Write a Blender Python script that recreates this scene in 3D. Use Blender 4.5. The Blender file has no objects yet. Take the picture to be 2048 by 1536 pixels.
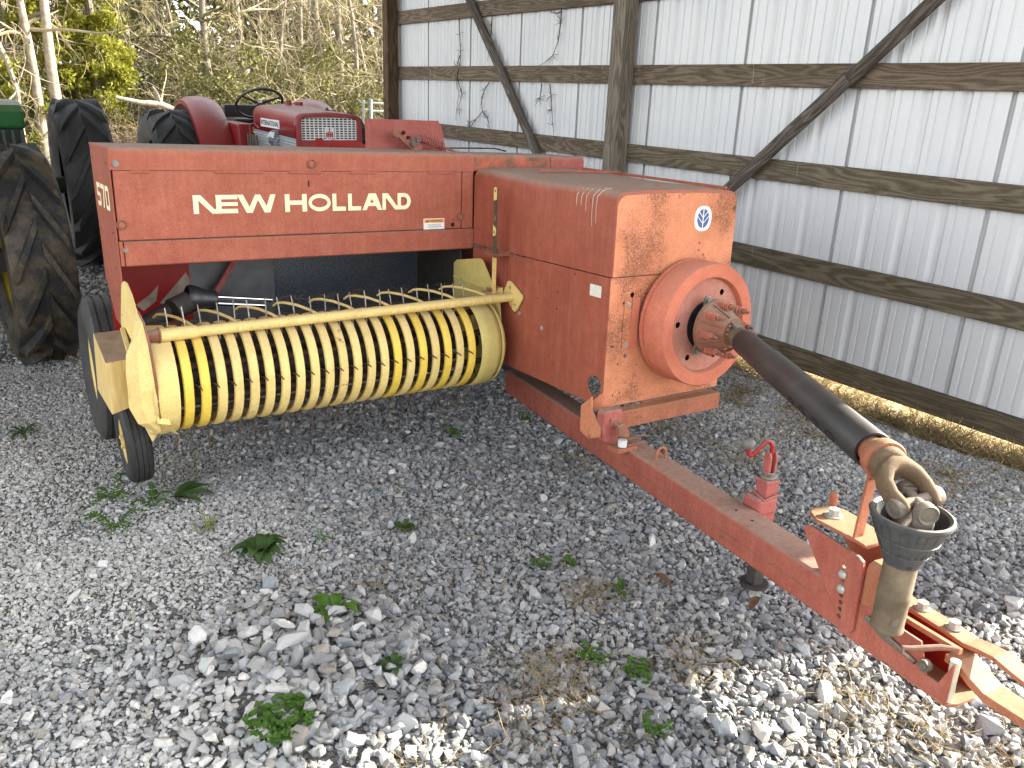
import bpy, bmesh, math, random
import numpy as np
from mathutils import Vector, Matrix, Euler, Quaternion, noise
from mathutils.geometry import delaunay_2d_cdt

random.seed(7); rng = np.random.default_rng(11)
S = bpy.context.scene
COL = S.collection
R = math.radians
sin, cos, pi = math.sin, math.cos, math.pi

# ------------------------------------------------------------------ camera, sky, sun, exposure
F_PX = 1617.6
cam_d = bpy.data.cameras.new('camera'); cam = bpy.data.objects.new('camera', cam_d); COL.objects.link(cam)
cam_d.sensor_width = 36.0; cam_d.lens = F_PX / 2048 * 36.0; cam_d.clip_start = 0.05; cam_d.clip_end = 1500
CAM_P = Vector((-1.989, -3.3408, 1.3159))
def cam_rot(yaw, pitch, roll):
    return (Matrix.Rotation(yaw, 3, 'Z') @ Matrix.Rotation(pitch, 3, 'X') @ Matrix.Rotation(roll, 3, 'Y'))
_cr = cam_rot(-0.5916, -0.346, -0.0385)          # columns: right, forward, up
_m = Matrix((_cr.col[0], _cr.col[2], -_cr.col[1])).transposed().to_4x4()
_m.translation = CAM_P
cam.matrix_world = _m
S.camera = cam
SUN_AZ, SUN_EL = R(105), R(26)
W = bpy.data.worlds.new('World'); S.world = W; W.use_nodes = True
_nt = W.node_tree; _nt.nodes.clear()
_out = _nt.nodes.new('ShaderNodeOutputWorld'); _bg = _nt.nodes.new('ShaderNodeBackground'); _sky = _nt.nodes.new('ShaderNodeTexSky')
_sky.sky_type = 'NISHITA'; _sky.sun_disc = False; _sky.sun_elevation = SUN_EL; _sky.sun_rotation = SUN_AZ
_sky.dust_density = 1.5; _sky.air_density = 1.0
_bg.inputs['Strength'].default_value = 0.15
_hs = _nt.nodes.new('ShaderNodeHueSaturation'); _hs.inputs['Saturation'].default_value = 0.28; _nt.links.new(_sky.outputs[0], _hs.inputs['Color']); _nt.links.new(_hs.outputs[0], _bg.inputs[0]); _nt.links.new(_bg.outputs[0], _out.inputs[0])
sun_d = bpy.data.lights.new('sun', 'SUN'); sun = bpy.data.objects.new('sun', sun_d); COL.objects.link(sun)
sun_d.energy = 4.8; sun_d.angle = R(0.53); sun_d.color = (1.0, 0.93, 0.80)
_sd = Vector((sin(SUN_AZ) * cos(SUN_EL), cos(SUN_AZ) * cos(SUN_EL), sin(SUN_EL)))
sun.rotation_euler = _sd.to_track_quat('Z', 'Y').to_euler(); sun.location = (12, -3, 12)
S.view_settings.view_transform = 'Standard'; S.view_settings.look = 'None'
S.view_settings.gamma = 1.0; S.view_settings.use_curve_mapping = False
S.view_settings.exposure = 2.5
S.render.engine = 'CYCLES'

# ------------------------------------------------------------------ material helpers
class NT:
    def __init__(s, name):
        s.m = bpy.data.materials.new(name); s.m.use_nodes = True
        s.t = s.m.node_tree; s.t.nodes.clear()
        s.o = s.n('ShaderNodeOutputMaterial'); s.b = s.n('ShaderNodeBsdfPrincipled')
        s.l(s.b.outputs[0], s.o.inputs[0])
    def n(s, typ, **kw):
        nd = s.t.nodes.new(typ)
        for k, v in kw.items(): setattr(nd, k, v)
        return nd
    def l(s, a, b): s.t.links.new(a, b)
    def set(s, sock, v):
        if hasattr(v, 'node'): s.l(v, sock)
        elif isinstance(v, (tuple, list)) and len(v) == 3 and sock.type == 'RGBA': sock.default_value = (*v, 1)
        else: sock.default_value = v
    def coord(s, kind='Object', scale=(1, 1, 1), off=(0, 0, 0)):
        c = s.n('ShaderNodeTexCoord'); m = s.n('ShaderNodeMapping')
        s.l(c.outputs[kind], m.inputs[0]); m.inputs['Scale'].default_value = scale; m.inputs['Location'].default_value = off
        return m.outputs[0]
    def noise(s, vec, scale=5, detail=4, rough=.55, dist=0):
        x = s.n('ShaderNodeTexNoise'); s.l(vec, x.inputs['Vector'])
        x.inputs['Scale'].default_value = scale; x.inputs['Detail'].default_value = detail
        x.inputs['Roughness'].default_value = rough; x.inputs['Distortion'].default_value = dist
        return x.outputs['Fac']
    def ramp(s, fac, stops, interp='LINEAR'):
        r = s.n('ShaderNodeValToRGB'); s.set(r.inputs[0], fac); e = r.color_ramp; e.interpolation = interp
        while len(e.elements) > 1: e.elements.remove(e.elements[-1])
        for i, (p, c) in enumerate(stops):
            el = e.elements[0] if i == 0 else e.elements.new(p)
            el.position = p
            el.color = (c, c, c, 1) if not isinstance(c, (tuple, list)) else (*c, 1)
        return r.outputs[0]
    def mix(s, f, a, b, blend='MIX'):
        x = s.n('ShaderNodeMix', data_type='RGBA', blend_type=blend)
        s.set(x.inputs[0], f); s.set(x.inputs[6], a); s.set(x.inputs[7], b)
        return x.outputs[2]
    def math(s, op, a, b=0.0, clamp=False):
        x = s.n('ShaderNodeMath', operation=op, use_clamp=clamp); s.set(x.inputs[0], a); s.set(x.inputs[1], b)
        return x.outputs[0]
    def bump(s, h, strength=.3, dist=.01):
        x = s.n('ShaderNodeBump'); s.l(h, x.inputs['Height']); x.inputs['Strength'].default_value = strength; x.inputs['Distance'].default_value = dist
        s.l(x.outputs[0], s.b.inputs['Normal'])
    def up(s):
        g = s.n('ShaderNodeNewGeometry'); x = s.n('ShaderNodeSeparateXYZ'); s.l(g.outputs['Normal'], x.inputs[0]); return x.outputs[2]
    def rand(s): return s.n('ShaderNodeObjectInfo').outputs['Random']
    def attr(s, name, typ='INSTANCER'):
        a = s.n('ShaderNodeAttribute', attribute_type=typ, attribute_name=name); return a.outputs['Fac']
    def fin(s, col, rough=.6, metal=0.0, spec=.5):
        s.set(s.b.inputs['Base Color'], col); s.set(s.b.inputs['Roughness'], rough); s.set(s.b.inputs['Metallic'], metal)
        s.b.inputs['Specular IOR Level'].default_value = spec
        return s.m

def m_plain(name, col, rough=.6, metal=0., var=.15, sc=20, spec=.5):
    t = NT(name); v = t.coord(); n = t.noise(v, sc, 5)
    lo = tuple(c * (1 - var) for c in col); hi = tuple(min(1, c * (1 + var)) for c in col)
    return t.fin(t.ramp(n, [(.3, lo), (.7, hi)]), rough, metal, spec)

def m_paint(name, base, faded, rust=.0, speck=.0, dust=.8, rough=.6, streak=.5, chalk=(.55, .33, .24), seed=0., spec=.3, rustcol=(.05, .028, .016), dc=((.24, .19, .145), (.37, .30, .235))):
    """Old paint: two tones in patches, streaks down the sheet, dark rust specks, dust lying on top faces."""
    t = NT(name)
    v = t.coord(off=(seed, seed * .7, seed * 1.3))
    big = t.noise(v, 3.2, 6, .6)
    b2 = t.noise(t.coord(off=(seed + 5, 1, 2)), 13, 5, .65)
    col = t.ramp(t.math('ADD', t.math('MULTIPLY', big, .55), t.math('MULTIPLY', b2, .45)), [(.36, tuple(c * .86 for c in base)), (.5, tuple((a + b) / 2 for a, b in zip(base, faded))), (.64, tuple(min(1, c * 1.12) for c in faded))])
    vs = t.coord(scale=(34, 34, 2.2), off=(seed, 0, 0)); st = t.noise(vs, 1.6, 5, .6)
    col = t.mix(t.math('MULTIPLY', t.ramp(st, [(.45, 0.), (.8, 1.)]), streak), col, chalk)
    md = t.noise(v, 26, 6, .7)
    col = t.mix(t.math('MULTIPLY', t.ramp(md, [(.45, 0.), (.75, .55)]), .8), col, tuple(c * .62 for c in base))
    fine = t.noise(v, 190, 3, .6)
    col = t.mix(.42, col, t.ramp(fine, [(.3, tuple(c * .65 for c in base)), (.7, tuple(min(1, c * 1.2) for c in faded))]))
    if speck > 0:
        s1 = t.noise(v, 150, 4, .75, 1.0); s2 = t.noise(v, 4.2, 3)
        area = t.ramp(s2, [(.42, 0.), (.62, 1.)])
        thr = t.math('ADD', s1, t.math('MULTIPLY', area, .10 * speck))
        col = t.mix(t.ramp(thr, [(.64, 0.), (.70, .75)]), col, t.mix(.5, rustcol, tuple(c * .45 for c in base)))
    if rust > 0:
        r1 = t.noise(v, 7.5, 8, .72, .4); f = t.ramp(r1, [(.66 - .09 * rust, 0.), (.69 - .05 * rust, 1.)])
        col = t.mix(f, col, t.ramp(t.noise(v, 60, 5), [(.3, rustcol), (.7, (.17, .075, .035))]))
    dn = t.noise(v, 9, 6)
    up = t.ramp(t.up(), [(.35, 0.), (.9, 1.)])
    dm = t.math('MULTIPLY', up, t.math('MULTIPLY', t.ramp(dn, [(.2, .75), (.7, 1.)]), dust))
    col = t.mix(dm, col, t.ramp(t.noise(v, 70, 4), [(.3, dc[0]), (.75, dc[1])]))
    t.bump(t.math('ADD', t.math('ADD', t.math('MULTIPLY', fine, .5), md), t.math('MULTIPLY', t.noise(t.coord(off=(seed, 3, 3)), 3.4, 2), 9.)), .14, .003)
    rg = t.math('ADD', rough, t.math('MULTIPLY', md, .18))
    return t.fin(col, rg, 0, spec)

RED = m_paint('faded_red_paint', (.305, .072, .042), (.385, .118, .068), speck=.3, rust=.0, streak=.20, rough=.55)
REDBOX = m_paint('faded_red_shaded_side', (.265, .058, .033), (.34, .092, .05), speck=.45, rust=.02, streak=.22, rough=.55, seed=3.3)  # faded red, with the shade of the box's side put into the tone
REDLIT = m_paint('weathered_paint_lit_front', (.51, .172, .082), (.60, .24, .125), speck=2.1, rust=.35, streak=.3, rough=.6, seed=5.1, chalk=(.58, .28, .18))  # box front paint, light falling on it put into the colour; specks and rust own
FLY = m_paint('flywheel_paint', (.45, .12, .065), (.52, .165, .10), speck=.1, rust=.0, streak=.0, dust=.3, rough=.6, seed=8.)
HUBP = m_paint('flywheel_dish_paint', (.36, .10, .07), (.44, .22, .16), speck=.3, rust=.35, streak=.2, dust=.6, rough=.6, seed=2.)
PEEL = m_paint('peeling_red_paint', (.40, .09, .055), (.47, .13, .075), speck=1., rust=2.3, streak=.3, rough=.7, seed=4.4, rustcol=(.13, .105, .08))
PINK = m_paint('pink_faded_paint', (.29, .062, .052), (.37, .11, .09), speck=.3, rust=.1, streak=.2, dust=.75, rough=.6, seed=6.)
TONG = m_paint('drawbar_paint', (.26, .055, .040), (.34, .10, .062), speck=.7, rust=.12, streak=.25, dust=.72, rough=.6, seed=9.)
HITCH = m_paint('hitch_paint', (.28, .082, .043), (.36, .135, .07), speck=.9, rust=.45, streak=.15, dust=.85, rough=.6, seed=12., rustcol=(.14, .06, .028), dc=((.22, .125, .065), (.31, .195, .11)))
REDIN = m_paint('bright_inner_red', (.28, .010, .009), (.33, .016, .013), speck=.1, rust=.15, streak=0, dust=.5, rough=.35, seed=1.)
YEL = m_paint('cream_yellow_paint', (.74, .53, .16), (.78, .60, .24), speck=.15, rust=.05, streak=.25, chalk=(.62, .50, .30), dust=.45, rough=.5, seed=2.5, rustcol=(.12, .06, .025))
YELB = m_paint('bright_yellow_paint', (.80, .53, .055), (.80, .57, .10), speck=.12, rust=.03, streak=.15, chalk=(.66, .5, .2), dust=.35, rough=.45, seed=7.5)
YELR = m_paint('rusty_yellow_paint', (.70, .49, .155), (.75, .57, .23), speck=.6, rust=.55, streak=.3, chalk=(.5, .36, .18), dust=.4, rough=.55, seed=3.8, rustcol=(.16, .07, .025))
YELG = m_paint('greenish_yellow_paint', (.52, .41, .12), (.58, .47, .16), speck=.1, rust=.02, streak=.3, dust=.3, rough=.5, seed=14.)
BARP = m_paint('black_and_yellow_bar', (.07, .05, .035), (.10, .07, .04), speck=.2, rust=.75, streak=.1, dust=.2, rough=.6, seed=21., rustcol=(.62, .46, .16))
CREAM = m_plain('cream_lettering', (.80, .70, .44), .6, 0, .06, 60)
BLACK = m_plain('black_print_hole_shade', (.008, .007, .007), .9)  # black for print, and for painting the shade inside holes
STEEL = m_plain('dull_steel', (.20, .19, .175), .45, .7, .3, 40)
RUSTY = m_paint('rusty_cast_iron', (.20, .075, .045), (.27, .12, .075), speck=.6, rust=.8, streak=0, dust=.7, rough=.8, seed=17., rustcol=(.10, .07, .045))
GREASE = m_paint('greasy_steel', (.085, .07, .055), (.16, .13, .10), speck=.6, rust=.35, streak=0, dust=.75, rough=.6, seed=19., rustcol=(.03, .027, .024))
CHROME = m_plain('bright_shaft', (.62, .62, .62), .12, 1., .1, 60)
BOLT = m_plain('zinc_bolt', (.42, .42, .38), .45, .6, .2, 60)
DARKIN = m_plain('dirty_dark_metal', (.035, .03, .026), .7, .2, .4, 20)
GREYPL = m_plain('grey_sheet_metal', (.12, .12, .125), .5, .4, .25, 9)
BOOT = m_plain('black_plastic', (.018, .018, .019), .4, 0, .3, 30)
TINE = m_plain('spring_wire', (.22, .19, .16), .4, .7, .3, 60)
TINER = m_plain('rusty_spring_wire', (.10, .065, .045), .6, .4, .4, 60)

RUSTD = m_plain('dark_rusty_bar', (.06, .038, .02), .8, .1, .5, 40)
def m_tube():
    t = NT('worn_plastic_shield'); v = t.coord(); n = t.noise(v, 8, 6, .65); f = t.noise(v, 120, 3)
    col = t.ramp(n, [(.3, (.016, .0155, .015)), (.62, (.032, .030, .028)), (.8, (.065, .058, .05))])
    col = t.mix(t.ramp(t.noise(v, 2.4, 2), [(.52, 0.), (.58, .5)]), col, (.045, .020, .018))
    up = t.ramp(t.up(), [(.2, 0.), (1., .5)]); col = t.mix(t.math('MULTIPLY', up, t.math('MULTIPLY', n, .55)), col, (.16, .13, .105))
    t.bump(f, .1, .002); return t.fin(col, .5)
SHIELD = m_tube()
def m_dustytube():
    t = NT('dusty_tan_shield'); v = t.coord(); n = t.noise(v, 14, 6, .65); f = t.noise(v, 160, 3)
    col = t.ramp(n, [(.3, (.07, .05, .029)), (.55, (.135, .097, .055)), (.8, (.22, .17, .105))])
    t.bump(f, .15, .002); return t.fin(col, .75)
TANTUBE = m_dustytube()
CAST = m_paint('rusty_tan_casting', (.085, .055, .032), (.16, .105, .06), speck=.8, rust=.3, streak=0, dust=.55, rough=.75, seed=23., rustcol=(.035, .028, .022), dc=((.16, .11, .065), (.26, .19, .115)))
def m_bell():
    t = NT('grey_rubber_bell'); v = t.coord(); n = t.noise(v, 22, 6, .65)
    col = t.ramp(n, [(.35, (.026, .028, .030)), (.6, (.052, .054, .053)), (.8, (.13, .115, .09))])
    up = t.ramp(t.up(), [(.3, 0.), (1., .6)]); col = t.mix(up, col, (.21, .18, .135))
    t.bump(n, .2, .004); return t.fin(col, .6)
BELL = m_bell()
def m_rubber(name, mud, dust):
    t = NT(name); v = t.coord(); n = t.noise(v, 6, 7, .68); f = t.noise(v, 60, 4)
    col = t.ramp(f, [(.3, (.012, .012, .012)), (.75, (.032, .031, .030))])
    if mud: col = t.mix(t.ramp(n, [(.46, 0.), (.58, .9)]), col, t.ramp(f, [(.3, (.065, .046, .024)), (.7, (.125, .09, .05))]))
    if dust: col = t.mix(t.math('MULTIPLY', t.ramp(n, [(.3, .2), (.8, 1.)]), dust), col, (.12, .11, .10))
    t.bump(f, .25, .004); return t.fin(col, .62, 0, .35)
RUB = m_rubber('tyre_rubber', 0, .18); RUBD = m_rubber('dusty_tyre_rubber', 0, .55); RUBM = m_rubber('muddy_tyre_rubber', 1, .25)

def m_wood(name, dark, mid, lite, axis='X', white=0.):
    t = NT(name); tc = t.n('ShaderNodeTexCoord'); mp = t.n('ShaderNodeMapping'); add = t.n('ShaderNodeVectorMath', operation='ADD')
    rn = t.n('ShaderNodeObjectInfo'); mul = t.n('ShaderNodeMath', operation='MULTIPLY'); t.l(rn.outputs['Random'], mul.inputs[0]); mul.inputs[1].default_value = 37.
    t.l(tc.outputs['Object'], add.inputs[0]); t.l(mul.outputs[0], add.inputs[1]); t.l(add.outputs[0], mp.inputs[0])
    sc = {'X': (.75, 7, 7), 'Z': (7, 7, .75)}[axis]; mp.inputs['Scale'].default_value = sc
    v = mp.outputs[0]
    w = t.n('ShaderNodeTexNoise'); t.l(v, w.inputs['Vector']); w.inputs['Scale'].default_value = 1.1; w.inputs['Detail'].default_value = 2
    rings = t.math('SINE', t.math('MULTIPLY', w.outputs['Fac'], 95.))
    rr = t.ramp(t.math('ADD', t.math('MULTIPLY', rings, .5), .5), [(.15, dark), (.55, mid), (.95, lite)])
    fib = t.noise(v, 24, 4, .65); col = t.mix(.5, rr, t.ramp(fib, [(.3, dark), (.7, lite)]))
    big = t.noise(v, .9, 3); col = t.mix(t.ramp(big, [(.45, 0.), (.75, .6)]), col, dark)
    if white:
        m2 = t.n('ShaderNodeMapping'); t.l(add.outputs[0], m2.inputs[0]); m2.inputs['Scale'].default_value = {'X': (26, 26, 1.6), 'Z': (30, 30, 1.2)}[axis]
        d = t.noise(m2.outputs[0], 1.4, 3); c2 = t.noise(t.coord(), 1.3, 2)
        f = t.math('MULTIPLY', t.ramp(d, [(.66, 0.), (.70, 1.)]), t.ramp(c2, [(.5, 0.), (.62, white)]))
        col = t.mix(f, col, (.62, .60, .55))
    t.bump(fib, .35, .004); return t.fin(col, .82, 0, .25)
WOOD = m_wood('weathered_girt_wood', (.062, .044, .028), (.135, .10, .066), (.22, .17, .118), 'X', .9)
WOODD = m_wood('dark_girt_wood', (.055, .043, .027), (.120, .095, .060), (.195, .158, .105), 'X', .3)
WOODP = m_wood('weathered_post_wood', (.075, .058, .040), (.16, .128, .093), (.28, .24, .19), 'Z', .9)
WOODC = m_wood('brown_post_wood', (.028, .017, .009), (.075, .045, .022), (.13, .085, .045), 'Z')
WOODB = m_wood('dark_brace_wood', (.035, .026, .019), (.085, .066, .052), (.19, .16, .135), 'X')

def m_sheet():
    t = NT('white_steel_sheet'); v = t.coord(); n = t.noise(v, 1.6, 5, .6); f = t.noise(t.coord(scale=(8, 8, .7)), 3., 5)
    col = t.ramp(n, [(.3, (.585, .59, .595)), (.7, (.66, .66, .65))])
    col = t.mix(t.ramp(f, [(.60, 0.), (.9, .2)]), col, (.55, .535, .49))
    col = t.mix(t.ramp(t.noise(v, 45, 2), [(.76, 0.), (.78, .7)]), col, (.22, .2, .17))
    return t.fin(col, .27, 0, .5)
SHEET = m_sheet()

# ------------------------------------------------------------------ mesh helpers
class MB:
    def __init__(s): s.v = []; s.f = []; s.sm = []
    def add(s, vs, fs, smooth=False):
        o = len(s.v); s.v += [tuple(p) for p in vs]; s.f += [tuple(i + o for i in f) for f in fs]; s.sm += [smooth] * len(fs); return s
    def box(s, x0, x1, y0, y1, z0, z1):
        return s.add([(x, y, z) for x in (x0, x1) for y in (y0, y1) for z in (z0, z1)],
                     [(0, 1, 3, 2), (4, 6, 7, 5), (0, 4, 5, 1), (2, 3, 7, 6), (0, 2, 6, 4), (1, 5, 7, 3)])
    def hexa(s, p):          # 8 points: bottom ring then top ring
        return s.add(p, [(3, 2, 1, 0), (4, 5, 6, 7), (0, 1, 5, 4), (1, 2, 6, 5), (2, 3, 7, 6), (3, 0, 4, 7)])
    def bar(s, a, b, w, h, upv=(0, 0, 1)):   # rectangular bar from a to b
        a = Vector(a); b = Vector(b); d = (b - a).normalized(); u = Vector(upv)
        x = d.cross(u)
        if x.length < 1e-4: x = d.cross(Vector((1, 0, 0)))
        x.normalize(); u = x.cross(d)
        q = lambda c: [c - x * w / 2 - u * h / 2, c + x * w / 2 - u * h / 2, c + x * w / 2 + u * h / 2, c - x * w / 2 + u * h / 2]
        return s.add(q(a) + q(b), [(0, 1, 2, 3), (7, 6, 5, 4), (0, 4, 5, 1), (1, 5, 6, 2), (2, 6, 7, 3), (3, 7, 4, 0)])
    def tube(s, pts, rad, seg=8, caps=True, smooth=True, closed=False):
        pts = [Vector(p) for p in pts]; n = len(pts)
        rads = rad if isinstance(rad, (list, tuple)) else [rad] * n
        prev = None; vs = []
        for i, p in enumerate(pts):
            if closed: d = pts[(i + 1) % n] - pts[i - 1]
            else: d = pts[min(i + 1, n - 1)] - pts[max(i - 1, 0)]
            d = d.normalized() if d.length > 1e-9 else Vector((0, 0, 1))
            if prev is None:
                x = d.cross(Vector((0, 0, 1)))
                if x.length < .05: x = d.cross(Vector((1, 0, 0)))
            else:
                x = prev - d * prev.dot(d)
            x.normalize(); prev = x; y = d.cross(x)
            for k in range(seg):
                t = 2 * pi * k / seg; vs.append(p + (x * cos(t) + y * sin(t)) * rads[i])
        fs = []
        for i in range(n if closed else n - 1):
            j = (i + 1) % n
            for k in range(seg):
                k2 = (k + 1) % seg; fs.append((i * seg + k, i * seg + k2, j * seg + k2, j * seg + k))
        s.add(vs, fs, smooth)
        if caps and not closed:
            s.add([vs[k] for k in range(seg)], [tuple(range(seg))[::-1]]); s.add([vs[(n - 1) * seg + k] for k in range(seg)], [tuple(range(seg))])
        return s
    def etube(s, pts, wd_, th_, wdir, seg=12):
        pts = [Vector(p) for p in pts]; n = len(pts); vs = []
        for i, p in enumerate(pts):
            d = (pts[min(i + 1, n - 1)] - pts[max(i - 1, 0)]).normalized(); w = Vector(wdir); w = (w - d * w.dot(d)).normalized(); t = d.cross(w)
            for k in range(seg):
                a = 2 * pi * k / seg; c, q = cos(a), sin(a); c = math.copysign(abs(c) ** .6, c); q = math.copysign(abs(q) ** .6, q); vs.append(p + w * c * wd_[i] + t * q * th_[i])
        fs = [(i * seg + k, i * seg + (k + 1) % seg, (i + 1) * seg + (k + 1) % seg, (i + 1) * seg + k) for i in range(n - 1) for k in range(seg)]
        fs += [tuple(range(seg))[::-1], tuple(range((n - 1) * seg, n * seg))]
        return s.add(vs, fs, True)
    def lathe(s, prof, o, ax, seg=32, smooth=True, a0=0., a1=2 * pi):   # prof: (along, radius)
        o = Vector(o); ax = Vector(ax).normalized(); x = ax.cross(Vector((0, 0, 1)))
        if x.length < .05: x = Vector((1, 0, 0))
        x.normalize(); y = ax.cross(x); full = abs(a1 - a0 - 2 * pi) < 1e-6; m = seg if full else seg + 1
        vs = [o + ax * h + (x * cos(a0 + (a1 - a0) * k / seg) + y * sin(a0 + (a1 - a0) * k / seg)) * r for h, r in prof for k in range(m)]
        fs = []
        for i in range(len(prof) - 1):
            for k in range(seg):
                k2 = (k + 1) % m; fs.append((i * m + k, (i + 1) * m + k, (i + 1) * m + k2, i * m + k2))
        return s.add(vs, fs, smooth)
    def cyl(s, a, b, r, seg=16, r2=None, smooth=True):
        return s.tube([a, b], [r, r if r2 is None else r2], seg, True, smooth)
    def prism(s, poly, fr, h0, h1):      # poly 2D extruded between h0 and h1 ; fr(u, v, h) -> xyz
        n = len(poly); vs = [fr(u, v, h0) for u, v in poly] + [fr(u, v, h1) for u, v in poly]
        return s.add(vs, [tuple(range(n))[::-1], tuple(range(n, 2 * n))] + [(i, (i + 1) % n, n + (i + 1) % n, n + i) for i in range(n)])
    def plate(s, poly, holes, fr, h0, h1):   # a flat sheet with real holes
        pts = [Vector(p) for p in poly]; loops = [list(range(len(poly)))]
        for hl in holes:
            st = len(pts); pts += [Vector(p) for p in hl]; loops.append(list(range(st, st + len(hl))))
        edges = [(l[i], l[(i + 1) % len(l)]) for l in loops for i in range(len(l))]
        ov, oe, of, _, _, _ = delaunay_2d_cdt(pts, edges, [], 0, 1e-6)
        def inside(p, pl):
            c = False; j = len(pl) - 1
            for i in range(len(pl)):
                if (pl[i][1] > p[1]) != (pl[j][1] > p[1]) and p[0] < (pl[j][0] - pl[i][0]) * (p[1] - pl[i][1]) / (pl[j][1] - pl[i][1]) + pl[i][0]: c = not c
                j = i
            return c
        keep = []
        for f in of:
            c = sum((ov[i] for i in f), Vector((0, 0))) / len(f)
            if inside(c, poly) and not any(inside(c, h) for h in holes): keep.append(tuple(f))
        n = len(ov)
        vs = [fr(p[0], p[1], h0) for p in ov] + [fr(p[0], p[1], h1) for p in ov]
        fs = [f[::-1] for f in keep] + [tuple(i + n for i in f) for f in keep]
        cnt = {}
        for f in keep:
            for i in range(len(f)):
                e = (f[i], f[(i + 1) % len(f)]); cnt[e] = cnt.get(e, 0) + 1
        for (a, b) in cnt:
            if (b, a) not in cnt: fs.append((a, b, b + n, a + n))
        return s.add(vs, fs)
    def strip(s, A, B, smooth=True):     # ruled surface between two point lists
        n = len(A); return s.add(list(A) + list(B), [(i, i + 1, n + i + 1, n + i) for i in range(n - 1)], smooth)
    def mesh(s, name, mat):
        me = bpy.data.meshes.new(name); me.from_pydata(s.v, [], s.f)
        me.polygons.foreach_set('use_smooth', s.sm)
        if mat: me.materials.append(mat)
        me.update()
        return me
    def build(s, name, mat, parent=None, off=(0, 0, 0), bevel=0., solid=0., seg=2, sharp=True, **props):
        if off != (0, 0, 0): s.v = [(a - off[0], b - off[1], c - off[2]) for a, b, c in s.v]
        me = s.mesh(name, mat)
        bm = bmesh.new(); bm.from_mesh(me); bmesh.ops.recalc_face_normals(bm, faces=bm.faces); bm.to_mesh(me); bm.free()
        if any(s.sm) and sharp: me.set_sharp_from_angle(angle=R(38))
        o = bpy.data.objects.new(name, me); COL.objects.link(o)
        if parent: o.parent = parent
        if solid:
            md = o.modifiers.new('solid', 'SOLIDIFY'); md.thickness = solid; md.offset = 0
        if bevel:
            md = o.modifiers.new('bevel', 'BEVEL'); md.width = bevel; md.segments = seg; md.limit_method = 'ANGLE'; md.angle_limit = R(40)
        for k, v in props.items(): o[k] = v
        return o

def thing(name, label, cat, matrix=None, loc=None, rz=0, group=None):
    o = bpy.data.objects.new(name, None); COL.objects.link(o); o.empty_display_size = .1
    if matrix is not None: o.matrix_world = matrix
    if loc is not None: o.location = loc; o.rotation_euler = (0, 0, rz)
    o['label'] = label; o['category'] = cat
    if group: o['group'] = group
    return o
def tag(o, label, cat, group=None):
    o['label'] = label; o['category'] = cat
    if group: o['group'] = group
    return o
def part_empty(name, parent):
    o = bpy.data.objects.new(name, None); COL.objects.link(o); o.parent = parent; o.empty_display_size = .05; return o
def copy_tree(o, parent=None):
    c = o.copy(); COL.objects.link(c); c.parent = parent
    for ch in list(o.children): copy_tree(ch, c)
    return c
def circ(cx, cy, r, n=14): return [(cx + r * cos(2 * pi * i / n), cy + r * sin(2 * pi * i / n)) for i in range(n)]
def ss(a, b, x):
    t = np.clip((x - a) / (b - a), 0, 1); return t * t * (3 - 2 * t)

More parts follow.
